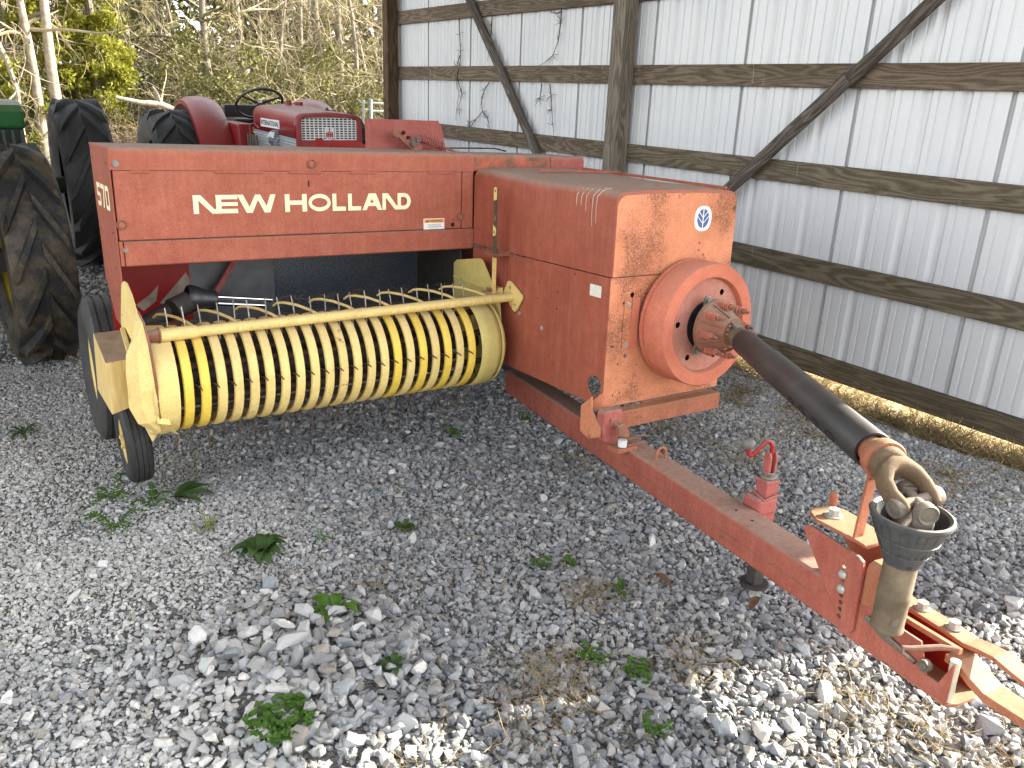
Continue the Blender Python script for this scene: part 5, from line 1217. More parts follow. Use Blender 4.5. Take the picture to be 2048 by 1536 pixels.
def branch(m, p, d, L, r, depth, rs, seg=4, up=.05, kids=4, wig=.28, sides=4):
    pts = [Vector(p)]; rad = [r]; d = Vector(d).normalized()
    n = max(3, seg)
    for i in range(n):
        d = (d + Vector((rs.uniform(-wig, wig), rs.uniform(-wig, wig), rs.uniform(-wig, wig) + up))).normalized()
        pts.append(pts[-1] + d * L / n); rad.append(max(.0035, r * (1 - .8 * (i + 1) / n)))
    m.tube(pts, rad, sides if r > .02 else 3, False)
    if depth > 0:
        for k in range(kids):
            f = rs.uniform(.25, 1.); i = min(n - 1, int(f * n)); q = pts[i].lerp(pts[i + 1], f * n - i)
            a = rs.uniform(0, 2 * pi); dv = (pts[i + 1] - pts[i]).normalized(); s_ = dv.cross(Vector((cos(a), sin(a), .3))).normalized()
            nd = (dv * rs.uniform(.3, .8) + s_ * rs.uniform(.6, 1.)).normalized()
            branch(m, q, nd, L * rs.uniform(.38, .62), max(.004, rad[i] * .55), depth - 1, rs, seg, up * .6, kids, wig, sides)

def leafcloud(cents, per, size, rs, squash=.7, droop=.0):
    """many small leaf faces scattered through clumps"""
    c = np.repeat(np.array([k[:3] for k in cents]), per, 0); rad = np.repeat(np.array([k[3] for k in cents]), per)
    N = len(c); d = rs.normal(size=(N, 3)); d /= np.linalg.norm(d, axis=1)[:, None]; d *= (rs.random(N) ** .45 * rad)[:, None]; d[:, 2] *= squash
    p = c + d; u = rs.normal(size=(N, 3)); u[:, 2] -= droop; u /= np.linalg.norm(u, axis=1)[:, None]
    w = np.cross(u, rs.normal(size=(N, 3))); w /= np.linalg.norm(w, axis=1)[:, None]
    s_ = size * rs.uniform(.6, 1.4, N)[:, None]
    V = np.concatenate([p - u * s_, p + w * s_ * .38, p + u * s_, p - w * s_ * .38], 1).reshape(-1, 3)
    return V, np.arange(N * 4).reshape(-1, 4)
def leafmesh(name, V, F, mat):
    me = bpy.data.meshes.new(name); me.vertices.add(len(V)); me.vertices.foreach_set('co', V.astype(np.float32).ravel())
    me.loops.add(F.size); me.loops.foreach_set('vertex_index', F.astype(np.int32).ravel()); me.polygons.add(len(F))
    me.polygons.foreach_set('loop_start', np.arange(0, F.size, 4, dtype=np.int32)); me.update(calc_edges=True); me.materials.append(mat); return me
def put(name, me, parent=None, loc=(0, 0, 0)):
    o = bpy.data.objects.new(name, me); COL.objects.link(o); o.location = loc
    if parent: o.parent = parent
    return o

def trees():
    # bare trees: three kinds, copied
    protos = []
    for s_, (h, r) in enumerate(((6.5, .09), (7.5, .13), (6., .07), (7., .10))):
        rs = random.Random(40 + s_); tr = MB(); pts = []; p = Vector((0, 0, -.2)); d = Vector((rs.uniform(-.1, .1), rs.uniform(-.1, .1), 1))
        for i in range(9):
            pts.append(p.copy()); d = (d + Vector((rs.uniform(-.12, .12), rs.uniform(-.12, .12), .12))).normalized(); p = p + d * h / 8
        rad = [r * (1 - .75 * i / 8) for i in range(9)]; tr.tube(pts, rad, 9, False)
        cr = MB()
        for k in range(15):
            i = rs.randint(1, 7); f = rs.random(); q = pts[i].lerp(pts[i + 1], f); a = rs.uniform(0, 2 * pi)
            branch(cr, q, (cos(a), sin(a), rs.uniform(-.15, .6)), rs.uniform(1.6, 3.0), rad[i] * .42, 2, rs, 6, .03, 5, .30, 4)
        protos.append((tr.mesh('trunk', BARK), cr.mesh('crown', TWIG)))
    spots = [(3.6, 18.6, 1), (4.7, 17.2, 2), (5.9, 18.9, 3), (6.9, 17.4, 0), (8.2, 19.6, 1), (3.0, 21.5, 2), (5.2, 21.8, 1), (7.2, 22.4, 0), (9.4, 22.0, 3), (-2.2, 20.5, 1), (9.6, 18.0, 2), (4.2, 24.5, 3), (6.6, 25.5, 1), (1.8, 24.5, 0), (-.5, 24.0, 2)]
    for i, (x, y, k) in enumerate(spots):
        t = thing('bare_tree', 'bare grey tree in the tangled wood edge behind the tractors', 'tree', loc=(x, y, gpt(x, y)), rz=i * 2.4, group='bare trees at the wood edge')
        sc = .85 + .3 * random.random(); t.scale = (sc, sc, sc)
        put('trunk', protos[k][0], t); put('crown', protos[k][1], t)
    # the pale double trunk and its bent companion
    t = thing('bare_tree', 'pale tree with two straight trunks side by side behind the black tractor tyre', 'tree', loc=(-.34, 16.5, gpt(-.3, 16.5)))
    rs = random.Random(5)
    for x, r, lean in ((-.16, .115, -.02), (.13, .135, .015)):
        pts = [Vector((x + lean * z + .02 * sin(z * 1.7 + x * 9), .03 * cos(z * 1.3), z)) for z in np.linspace(-.2, 7, 15)]
        MB().tube(pts, [r * (1 - .06 * i) for i in range(15)], 12, False).build('trunk', BARKL, t)
    cr = MB()
    for k in range(26):
        z = rs.uniform(.5, 5.5); a = rs.uniform(0, 2 * pi)
        branch(cr, (rs.choice((-.16, .13)), 0, z), (cos(a), sin(a), rs.uniform(-.5, .5)), rs.uniform(.5, 2.2) * (1.3 if z > 2.5 else .7), .022 if z < 2.5 else .04, 2 if z > 2 else 1, rs, 6, -.02, 4, .3, 4)
    cr.build('crown', TWIG, t)
    t = thing('bare_tree', 'thin crooked sapling bending over left of the double trunked tree', 'tree', loc=(-.98, 16.2, gpt(-1, 16.2)))
    pts = [Vector(p) for p in ((.10, 0, -.2), (.08, 0, .8), (.10, .0, 1.5), (.02, 0, 2.0), (-.14, 0, 2.5), (-.22, 0, 2.9), (-.16, 0, 3.25), (.10, .1, 3.5), (.5, .3, 3.8))]
    MB().tube(pts, [.05, .045, .045, .05, .05, .055, .06, .06, .05], 8, False).build('trunk', BARKL, t)
    cr = MB(); 
    for k in range(10):
        i = rs.randint(2, 7); branch(cr, pts[i], (rs.uniform(-1, 1), rs.uniform(-.5, .5), rs.uniform(-.9, .4)), rs.uniform(.6, 1.6), .02, 1, rs, 6, -.03, 4, .3, 3)
    cr.build('crown', TWIG, t)
    # dark straight trunks near the barn corner
    for i, (x, y, r, lab) in enumerate(((6.75, 20.0, .15, 'thick dark bare trunk left of the pair near the barn corner post'), (7.25, 19.6, .12, 'thinner dark trunk right of the pair near the barn corner post'))):
        t = thing('bare_tree', lab, 'tree', loc=(x, y, gpt(x, y))); rs = random.Random(70 + i)
        pts = [Vector((.05 * sin(z * 1.1 + i), .04 * cos(z), z)) for z in np.linspace(-.2, 8, 14)]
        MB().tube(pts, [r * (1 - .05 * k) for k in range(14)], 12, False).build('trunk', BARK, t)
        cr = MB()
        for k in range(16): branch(cr, pts[rs.randint(2, 11)], (rs.uniform(-1, 1), rs.uniform(-1, 1), rs.uniform(-.2, .6)), rs.uniform(1., 2.4), .035, 2, rs, 6, .02, 4, .3, 4)
        cr.build('crown', TWIG, t)
    # cedars
    for i, (x, y, rad, z0, lab) in enumerate(((-.90, 17.3, 1.35, .25, 'large yellow green cedar filling the upper left corner'), (.72, 17.4, .85, .80, 'smaller yellow green cedar right of the double trunked tree'))):
        t = thing('cedar_tree', lab, 'tree', loc=(x, y, gpt(x, y))); rs = np.random.default_rng(90 + i); rr = random.Random(91 + i)
        MB().tube([(0, 0, -.2), (.05, 0, 2.5), (0, .05, 7)], [.12, .09, .02], 8, False).build('trunk', BARK, t)
        cents = []
        while len(cents) < (230 if i == 0 else 190):
            z = z0 + 6.2 * rr.random() ** 1.2; f = 1 - .75 * (z - z0) / 6.6; a = rr.uniform(0, 2 * pi); q = rad * f * (rr.random() ** .5)
            cents.append((cos(a) * q, sin(a) * q, z + .45 * (1 - q / rad) - .15, rr.uniform(.14, .30)))
        V, F = leafcloud(cents, 120, .058, rs, .8, .3); put('crown', leafmesh('crown', V, F, CEDAR), t)
    # shrubs: arching stems
    def shrub(seed, n, h, spread, mat, r=.012):
        rs = random.Random(seed); m = MB()
        for k in range(n):
            a = rs.uniform(0, 2 * pi); q = rs.random() * .35
            branch(m, (cos(a) * q, sin(a) * q, -.1), (cos(a) * spread, sin(a) * spread, 1), rs.uniform(.6, 1.) * h, r * rs.uniform(.7, 1.4), 2, rs, 6, -.07, 4, .22, 3)
        return m.mesh('stems', mat)
    kinds = [shrub(1, 13, 2.4, .5, TWIG), shrub(2, 12, 3.0, .8, TWIG), shrub(3, 22, 1.5, .9, TWIGB, .008), shrub(4, 14, 2.0, 1.1, TWIG)]
    pos = [(3.0, 17.0, 0), (3.9, 16.2, 3), (4.8, 16.6, 1), (5.6, 16.2, 0), (6.4, 16.9, 3), (7.3, 16.3, 1), (8.2, 17.2, 0), (-1.3, 16.6, 3), (-2.2, 16.9, 1), (1.4, 18.4, 1), (2.6, 19.4, 0), (4.4, 19.8, 1), (6.3, 20.8, 0), (8.6, 20.4, 1), (-1.6, 21.5, 0), (9.2, 16.6, 3), (3.4, 20.2, 3), (5.4, 19.6, 3), (7.6, 18.6, 3)]
    for i, (x, y, k) in enumerate(pos):
        t = thing('shrub', 'leafless shrub with pale arching stems at the wood edge', 'shrub', loc=(x, y, gpt(x, y)), rz=i * 1.9, group='leafless shrubs at the wood edge')
        sc = .8 + .5 * random.random(); t.scale = (sc, sc, sc); put('stems', kinds[k], t)
    for i, (x, y, lab) in enumerate(((.85, 15.2, 'low reddish brown brushy shrub left of the fallen log'), (1.75, 15.6, 'low reddish brown brushy shrub behind the fallen log'))):
        t = thing('shrub', lab, 'shrub', loc=(x, y, gpt(x, y)), rz=i * 1.3); put('stems', kinds[2], t)
        rs = np.random.default_rng(8 + i); V, F = leafcloud([(rs.normal() * .45, rs.normal() * .3, abs(rs.normal()) * .45 + .15, .22) for _ in range(40)], 70, .022, rs); put('dead_leaves', leafmesh('dead_leaves', V, F, BROWN), t)
    # fallen log
    t = thing('fallen_log', 'pale broken log lying in the brush behind the red tractor', 'log', loc=(0, 0, 0))
    m = MB(); L = [Vector((.45, 13.2, .98)), Vector((.85, 13.2, .90)), Vector((1.2, 13.25, .88)), Vector((1.6, 13.3, .70)), Vector((2.3, 13.5, .35)), Vector((3.2, 13.8, -.25))]
    LOGB = m_plain('log_bark', (.20, .165, .13), .9, 0, .5, 12); m.tube(L, [.03, .045, .055, .065, .08, .09], 10).build('trunk', LOGB, t)
    MB().tube([L[2], L[2] + Vector((-.05, 0, .18)), L[2] + Vector((-.10, .05, .30))], [.05, .035, .012], 8).build('stub', LOGB, t)
    m = MB(); rs = random.Random(3)
    for k in range(5): branch(m, L[rs.randint(1, 4)], (rs.uniform(-1, 1), rs.uniform(-.3, .3), rs.uniform(-.2, 1)), rs.uniform(.4, .9), .02, 1, rs, 5, 0, 3, .3, 4)
    m.build('twigs', TWIG, t)
    # undergrowth and the wood behind, each one mass
    rs = np.random.default_rng(5); n = 760
    cents = [(rs.uniform(-5, 11), 15.9 + rs.random() ** 1.3 * 9, -.4 + abs(rs.normal()) * 1.1 + rs.random() * .6, rs.uniform(.25, .7)) for _ in range(n)]
    cents = [c for c in cents if c[0] > 2.2 or c[1] > 18.5 or c[2] < .1]
    V, F = leafcloud(cents, 120, .06, rs, .8); o = put('undergrowth', leafmesh('undergrowth', V, F, OLIVE)); o['kind'] = 'stuff'
    cents = [(rs.uniform(-5, 11), 15.6 + rs.random() * 4, -.55 + abs(rs.normal()) * .22, rs.uniform(.2, .5)) for _ in range(260)]
    V, F = leafcloud(cents, 90, .04, rs, .5); o = put('leaf_litter', leafmesh('leaf_litter', V, F, BROWN)); o['kind'] = 'stuff'
    m = MB(); rr = random.Random(12)
    for k in range(200):
        x = rr.uniform(1.6, 11.5) if k % 7 else rr.uniform(-5, 1.2); y = rr.uniform(16.6, 24); a = rr.uniform(0, 2 * pi)
        branch(m, (x, y, gpt(x, y) + rr.uniform(0, 2.2)), (cos(a), sin(a) * .5, rr.uniform(-.1, .9)), rr.uniform(.9, 2.4), rr.uniform(.006, .014), 1, rr, 6, -.05, 4, .28, 3)
    o = m.build('brush', TWIG); o['kind'] = 'stuff'
    cents = [(rs.uniform(-22, 42), rs.uniform(25, 40), rs.uniform(-.5, 11), rs.uniform(1., 2.2)) for _ in range(900)]
    V, F = leafcloud(cents, 120, .23, rs, .8); m = MB()
    for k in range(50):
        x, y = rr.uniform(-20, 40), rr.uniform(27, 42); m.tube([(x, y, -1), (x + rr.uniform(-.4, .4), y, 5), (x + rr.uniform(-.8, .8), y, 12)], [.16, .12, .04], 6, False)
    o = put('woods', leafmesh('woods', V, F, OLIVE)); o['kind'] = 'stuff'
    o = m.build('woods_trunks', BARK); o['kind'] = 'stuff'
trees()

# ------------------------------------------------------------------ dead vines on the girts
def vines():
    VN = m_plain('dead_vine', (.045, .034, .026), .9, 0, .3, 30)
    def wp(u, y, z): return MB_BARN @ Vector((u, y, z))
    def vine(label, paths):
        m = MB(); rs = random.Random(len(label))
        for p in paths:
            q = [wp(u, y, z) for u, y, z in p]
            m.tube(q, [.0055 - .004 * i / (len(q) - 1) for i in range(len(q))], 5, False)
            for k in range(len(q) * 2):
                i = rs.randint(1, len(q) - 2); a = rs.uniform(0, 6.28); e = q[i] + Vector((0, cos(a) * .09, sin(a) * .08)); m.tube([q[i], q[i].lerp(e, .5) + Vector((-.004, .01, 0)), e], [.0025, .002, .0012], 4, False)
        tag(m.build('dead_vine', VN), label, 'vine')
    Y = -.012
    vine('long dead vine hanging from the top girt left of the brace', [[(4.62, Y, 2.02), (4.60, Y, 1.86), (4.58, Y, 1.70), (4.585, Y, 1.57), (4.60, .006, 1.50), (4.62, .004, 1.40), (4.60, Y, 1.28), (4.64, Y, 1.14), (4.66, Y, 1.0)], [(4.59, Y, 1.66), (4.66, Y, 1.55), (4.70, .004, 1.50)], [(4.60, .004, 1.42), (4.54, Y, 1.28), (4.60, Y, 1.15), (4.57, Y, 1.02)]])
    vine('forked dead twig hanging under the middle girt beside the brace', [[(4.0, Y, 1.40), (4.09, Y, 1.33), (4.14, Y, 1.22), (4.12, Y, 1.12), (4.24, Y, 1.04), (4.36, Y, 1.0), (4.44, Y, .96)], [(4.12, Y, 1.12), (4.02, Y, 1.06), (3.98, Y, .98), (3.95, Y, .93)], [(4.24, Y, 1.04), (4.36, Y, .95), (4.46, Y, .88)]])
    vine('short dead vine hanging from the top girt right of the brace', [[(3.98, Y, 2.02), (3.985, Y, 1.90), (4.0, Y, 1.76), (4.05, Y, 1.60)]])
    vine('curved dead vine between top and middle girts near the big post', [[(2.86, Y, 2.03), (2.86, Y, 1.90), (2.885, Y, 1.75), (2.95, Y, 1.64), (3.07, Y, 1.58), (3.14, .004, 1.55)], [(2.87, Y, 1.99), (2.93, Y, 1.98), (2.98, Y, 1.985)]])
    vine('thin dead vine hanging below the middle girt near the big post', [[(2.98, Y, 1.40), (2.95, Y, 1.30), (2.93, Y, 1.18), (2.90, Y, 1.05), (2.88, Y, .97)], [(3.10, Y, 1.40), (3.12, Y, 1.28), (3.20, Y, 1.2)]])
vines()

# ------------------------------------------------------------------ gravel: real stones set out by instances
def stone_mesh(seed, flat):
    rs = np.random.default_rng(seed); bm = bmesh.new(); n = int(rs.integers(13, 21))
    for i in range(n):
        d = rs.normal(size=3); d /= np.linalg.norm(d); d *= rs.uniform(.86, 1.08); bm.verts.new((d[0] * .5, d[1] * .5 * rs.uniform(.7, .95), d[2] * .5 * flat))
    r = bmesh.ops.convex_hull(bm, input=bm.verts)
    bmesh.ops.delete(bm, geom=list({g for g in r['geom_interior'] + r['geom_unused'] if isinstance(g, bmesh.types.BMVert)}), context='VERTS')
    bmesh.ops.recalc_face_normals(bm, faces=bm.faces); me = bpy.data.meshes.new('stone'); bm.to_mesh(me); bm.free(); return me
def m_stone():
    t = NT('crushed_limestone'); tint = t.attr('tint'); v = t.coord()
    base = t.ramp(tint, [(0., (.095, .102, .115)), (.35, (.235, .243, .252)), (.65, (.40, .396, .385)), (.85, (.54, .525, .49)), (1., (.66, .635, .59))])
    rn = t.rand(); n = t.noise(v, 3.2, 6, .7)
    col = t.mix(t.ramp(n, [(.45, 0.), (.75, .55)]), base, (.36, .35, .33))
    col = t.mix(t.ramp(rn, [(.90, 0.), (.93, .5)]), col, (.22, .165, .11))
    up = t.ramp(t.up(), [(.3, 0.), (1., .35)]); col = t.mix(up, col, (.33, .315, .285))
    t.bump(n, .35, .05); return t.fin(col, .88, 0, .3)
STONE = m_stone()
kit = bpy.data.collections.new('stone_kit')       # library of stone shapes, not linked to the scene
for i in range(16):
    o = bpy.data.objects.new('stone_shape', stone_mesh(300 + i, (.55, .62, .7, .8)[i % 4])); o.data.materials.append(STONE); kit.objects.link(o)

def instancer(name, P_, ROT, SCL, IDX, TINT, coll, kind='stuff'):
    me = bpy.data.meshes.new(name); me.vertices.add(len(P_)); me.vertices.foreach_set('co', P_.astype(np.float32).ravel())
    for nm, tp, key, arr in (('rot', 'FLOAT_VECTOR', 'vector', ROT), ('scl', 'FLOAT_VECTOR', 'vector', SCL), ('vid', 'INT', 'value', IDX), ('tint', 'FLOAT', 'value', TINT)):
        a = me.attributes.new(nm, tp, 'POINT'); a.data.foreach_set(key, arr.astype(np.int32 if tp == 'INT' else np.float32).ravel())
    me.update(); o = bpy.data.objects.new(name, me); COL.objects.link(o)
    ng = bpy.data.node_groups.new(name + '_scatter', 'GeometryNodeTree'); ng.interface.new_socket('Geometry', in_out='INPUT', socket_type='NodeSocketGeometry'); ng.interface.new_socket('Geometry', in_out='OUTPUT', socket_type='NodeSocketGeometry')
    N = ng.nodes; gi = N.new('NodeGroupInput'); go = N.new('NodeGroupOutput'); ci = N.new('GeometryNodeCollectionInfo'); ci.inputs['Collection'].default_value = coll; ci.inputs['Separate Children'].default_value = True; ci.inputs['Reset Children'].default_value = True
    ip = N.new('GeometryNodeInstanceOnPoints'); ip.inputs['Pick Instance'].default_value = True
    def na(nm, tp):
        a = N.new('GeometryNodeInputNamedAttribute'); a.data_type = tp; a.inputs['Name'].default_value = nm; return a.outputs['Attribute']
    er = N.new('FunctionNodeEulerToRotation')
    L = ng.links.new; L(gi.outputs[0], ip.inputs['Points']); L(ci.outputs[0], ip.inputs['Instance']); L(na('vid', 'INT'), ip.inputs['Instance Index'])
    L(na('rot', 'FLOAT_VECTOR'), er.inputs[0]); L(er.outputs[0], ip.inputs['Rotation']); L(na('scl', 'FLOAT_VECTOR'), ip.inputs['Scale']); L(ip.outputs[0], go.inputs[0])
    md = o.modifiers.new('scatter', 'NODES'); md.node_group = ng
    o['kind'] = kind; return o

_R = np.array(_cr); _C = np.array(CAM_P)
def in_view(p, mar=260):
    d = (p - _C) @ _R; ok = d[:, 1] > .3
    px = 1024 + F_PX * d[:, 0] / np.maximum(d[:, 1], .1); py = 768 - F_PX * d[:, 2] / np.maximum(d[:, 1], .1)
    return ok & (px > -mar) & (px < 2048 + mar) & (py < 1536 + mar) & (py > -mar)
def vnoise(x, y, f, seed):
    xi = x * f; yi = y * f; x0 = np.floor(xi).astype(int); y0 = np.floor(yi).astype(int); fx = xi - x0; fy = yi - y0; fx = fx * fx * (3 - 2 * fx); fy = fy * fy * (3 - 2 * fy)
    h = lambda a, b: (np.sin(a * 127.1 + b * 311.7 + seed * 74.7) * 43758.5453) % 1.0
    return (h(x0, y0) * (1 - fx) + h(x0 + 1, y0) * fx) * (1 - fy) + (h(x0, y0 + 1) * (1 - fx) + h(x0 + 1, y0 + 1) * fx) * fy

def gravel():
    heap = lambda x, y: np.exp(-(((x + 1.38) / .36) ** 2 + ((y + 1.42) / .36) ** 2) ** 1.3)
    def field(x, y):
        s_ = .0265 + 0 * x
        packed = ss(-.95, -1.35, x + .25 * (vnoise(x, y, 1.3, 1) - .5)) * ss(-1.25, -.8, y) + ss(1.0, 1.5, x + .4 * (vnoise(x, y, 1.1, 2) - .5)) * .8 + ss(-1.55, -1.8, x) * ss(-1.0, -1.5, y) * .8
        packed = np.clip(packed, 0, 1)
        s_ = s_ * (1 - .40 * packed)
        front = ss(-1.5, -2.2, y) * .008; s_ = s_ + front
        s_ = s_ + .024 * heap(x, y)
        s_ = s_ + .012 * ss(2.5, 5, y)
        return s_, packed
    out = []
    def layer(n, x0, x1, y0, y1, mul, cov, seed, lift, only=None):
        rs = np.random.default_rng(seed); x = rs.uniform(x0, x1, n); y = rs.uniform(y0, y1, n); s_, pk = field(x, y); s_ = s_ * mul
        area = (x1 - x0) * (y1 - y0); want = cov / (s_ * s_) * area / n
        if only is not None: want = want * only(x, y, pk)
        keep = rs.random(n) < want; x, y, s_, pk = x[keep], y[keep], s_[keep], pk[keep]
        sz = s_ * np.exp(rs.normal(0, .28, len(x))); z = gz(x, y) + sz * lift * rs.uniform(.4, 1.2, len(x))
        p = np.stack([x, y, z], 1); ok = in_view(p); p, sz, pk = p[ok], sz[ok], pk[ok]; n2 = len(p)
        rot = np.stack([rs.normal(0, .5, n2), rs.normal(0, .5, n2), rs.uniform(0, 6.28, n2)], 1)
        scl = np.stack([sz * rs.uniform(.9, 1.35, n2), sz * rs.uniform(.8, 1.1, n2), sz * rs.uniform(.7, 1.05, n2)], 1)
        X, Y = p[:, 0], p[:, 1]
        tint = .36 + .20 * rs.normal(size=n2) + .26 * pk + .16 * heap(X, Y) + .25 * (vnoise(X, Y, 1.7, 5) - .5) + .20 * ss(-.9, -1.8, X)
        tint = np.where(rs.random(n2) < .07, tint + .35, tint)
        out.append((p, rot, scl, rs.integers(0, 16, n2), np.clip(tint, 0, 1)))
    hole = lambda x, y, pk: 1 - .45 * pk * (vnoise(x, y, 2.3, 9) > .52) - .75 * ss(2.0, 2.3, x)
    layer(520000, -3.2, 3.2, -3.0, 2.4, 1.0, 1.9, 1, .22, hole)
    layer(260000, -3.2, 3.2, -3.0, 2.4, .58, 1.0, 2, .32, hole)
    layer(90000, -6, 3.5, 2.4, 9.2, 1.15, .75, 3, .2, lambda x, y, pk: 1 - .8 * ss(2.2, 2.6, x))
    layer(60000, -2.4, -.6, -2.4, -.7, .95, 1.2, 4, .62, lambda x, y, pk: heap(x, y))
    cat = [np.concatenate([o[i] for o in out]) for i in range(5)]
    print('stones', len(cat[0]))
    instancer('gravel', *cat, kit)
gravel()

# ------------------------------------------------------------------ single stones that stand out
def odd_stones():
    def st(x, y, s_, sc, col, label, seed, rz):
        me = stone_mesh(seed, .75); t = NT('single_stone'); n = t.noise(t.coord(), 4, 6, .7)
        me.materials.append(t.fin(t.ramp(n, [(.3, tuple(c * .75 for c in col)), (.7, col)]), .85))
        o = bpy.data.objects.new('stone', me); COL.objects.link(o); o.location = (x, y, gpt(x, y) + s_ * .45); o.scale = tuple(s_ * q for q in sc); o.rotation_euler = (.3, -.2, rz); tag(o, label, 'stone')
    st(-1.34, -.94, .075, (1.0, .8, .9), (.27, .295, .31), 'bluish grey angular stone at the top edge of the stone heap', 801, .4)
    st(-1.62, -1.14, .085, (1., .85, 1.), (.60, .585, .55), 'whitest upright stone at the left side of the stone heap', 802, 1.2)
    st(-1.80, -.51, .050, (1., .9, .8), (.66, .655, .63), 'small white stone alone on the dirt left of the heap', 803, 2.)
    st(-1.91, -.71, .065, (1.3, .5, .5), (.58, .57, .55), 'flat white stone chip at the left edge of the photo', 804, .9)
    st(.30, -.38, .06, (1.2, .9, .7), (.40, .40, .39), 'pale rounded stone beside the drawbar under the box', 805, .2)
    st(-.42, -2.28, .085, (1.0, .75, .65), (.36, .33, .29), 'large tan grey stone left of the drawbar end in front', 806, 1.7)
odd_stones()

# ------------------------------------------------------------------ weeds
def m_weed(name, a, b): return m_leaf(name, [a, b], .3, .5)
WD_ = m_weed('dark_weed_leaf', (.03, .065, .018), (.07, .125, .03)); WL = m_weed('light_weed_leaf', (.05, .12, .018), (.11, .20, .035)); WY = m_weed('yellow_grass_leaf', (.14, .16, .03), (.26, .26, .07))
def leaf(m, base, d, L, w, rise, droop, rs, wav=.0, n=6):
    base = Vector(base); d = Vector((d[0], d[1], 0)).normalized(); s_ = Vector((-d.y, d.x, 0)); A = []; M_ = []; B = []
    for i in range(n + 1):
        f = i / n; p = base + d * L * f + Vector((0, 0, rise * sin(f * pi * .6) - droop * f * f)); ww = w * (sin(pi * min(1, .10 + f * .90)) ** .8) * (1 + wav * rs.uniform(-1, 1))
        A.append(p - s_ * ww + Vector((0, 0, ww * .35))); M_.append(p); B.append(p + s_ * ww + Vector((0, 0, ww * .35)))
    k = n + 1; m.add(A + M_ + B, [(i, i + 1, k + i + 1, k + i) for i in range(n)] + [(k + i, k + i + 1, 2 * k + i + 1, 2 * k + i) for i in range(n)], True)
def weeds():
    rs = random.Random(21)
    def rosette(x, y, n, L, w, mat, label, rise=.03, wav=.1, name='weed', a0=0, spread=6.28, stem=0):
        t = thing(name, label, 'weed', loc=(x, y, gpt(x, y) + .012))
        for i in range(n):
            a = a0 + spread * i / n + rs.uniform(-.3, .3); l = L * rs.uniform(.65, 1.1); m = MB(); q = rs.uniform(0, .012)
            leaf(m, (cos(a) * q, sin(a) * q, stem * rs.random()), (cos(a), sin(a)), l, w * rs.uniform(.75, 1.15), rise * rs.uniform(.6, 1.3), rise * .8, rs, wav)
            m.build('leaf', mat, t)
    def clover(x, y, n, R_, mat, label, s_=.011):
        t = thing('weed', label, 'weed', loc=(x, y, gpt(x, y) + .012))
        for i in range(n):
            a = rs.uniform(0, 6.28); q = R_ * rs.random() ** .55; c = Vector((cos(a) * q, sin(a) * q, .015 + .02 * rs.random())); m = MB()
            m.tube([(0, 0, 0), c * .6, c], [.0012, .001, .001], 3, False)
            for k in range(3): b = a + (k - 1) * 1.3; leaf(m, c, (cos(b), sin(b)), s_ * rs.uniform(.8, 1.4), s_ * .5, .003, .002, rs, 0, 4)
            m.build('leaf', mat, t)
    def feather(x, y, n, L, mat, label, az=None):
        t = thing('weed', label, 'weed', loc=(x, y, gpt(x, y) + .01))
        for i in range(n):
            a = rs.uniform(0, 6.28) if az is None else az + rs.uniform(-.5, .5); l = L * rs.uniform(.6, 1.1); m = MB(); pts = [Vector((cos(a) * l * f, sin(a) * l * f, .055 * sin(f * 2.4) * l / .1)) for f in (0, .3, .6, 1.)]
            m.tube(pts, .0014, 4, False)
            for f in np.linspace(.2, 1, 9):
                k = min(2, int(f * 3)); p = pts[k].lerp(pts[k + 1], f * 3 - k)
                for s_ in (-1, 1): leaf(m, p, (cos(a + s_ * .9), sin(a + s_ * .9)), l * .28 * (1.25 - f * .8), .0045, .004, .004, rs, 0, 3)
            m.build('frond', mat, t)
    def tuft(x, y, n, L, mat, label):
        t = thing('grass_tuft', label, 'grass', loc=(x, y, gpt(x, y) + .008))
        for i in range(n):
            a = rs.uniform(0, 6.28); l = L * rs.uniform(.5, 1.1); m = MB(); d = Vector((cos(a), sin(a), 0)) * rs.uniform(.25, .8); q = Vector((rs.uniform(-.03, .03), rs.uniform(-.03, .03), 0)); s_ = Vector((-sin(a), cos(a), 0)) * .0028
            P_ = [q + d * l * f + Vector((0, 0, l * (f - .45 * f * f))) for f in (0, .35, .7, 1.)]
            m.add([p - s_ * (1 - f) for p, f in zip(P_, (0, .2, .5, .95))] + [p + s_ * (1 - f) for p, f in zip(P_, (0, .2, .5, .95))], [(k, k + 1, 5 + k, 4 + k) for k in range(3)], True); m.build('blade', mat, t)
    rosette(-1.30, -.70, 15, .10, .026, WD_, 'biggest broad leaved dark green weed clump in the gravel', .05)
    rosette(-1.205, -1.19, 6, .105, .024, WL, 'light green dock with a few long toothed leaves', .045, .2)
    clover(-1.52, -1.60, 120, .085, WL, 'low round clover patch at the bottom edge', .013)
    feather(-1.69, .06, 6, .13, WL, 'feathery green weed just left of the small gauge wheel shadow')
    feather(-1.72, -.22, 5, .12, WL, 'feathery green weed farthest left on the pale dirt')
    feather(-1.56, -.10, 6, .11, WL, 'feathery green weed below the small gauge wheel')
    rosette(-1.47, -.06, 6, .17, .022, WD_, 'dark long leaved weed right of the small gauge wheel', .03, .25, a0=-1.2, spread=2.4)
    tuft(-1.43, -.42, 22, .11, WY, 'yellow green grass tuft right of the feathery weeds')
    rosette(-.75, -.77, 7, .055, .013, WD_, 'small dark rosette alone in the middle of the gravel', .03, .2)
    tuft(.30, -.07, 16, .10, WD_, 'dark grass tuft under the box beside the drawbar')
    clover(-.55, -1.93, 34, .05, WL, 'green clover patch in front of the drawbar nearest the camera')
    clover(-.62, -1.80, 30, .05, WL, 'green clover sprig left of the largest front clover patch')
    feather(-.31, -1.57, 5, .07, WL, 'small feathery weed left of the drawbar')
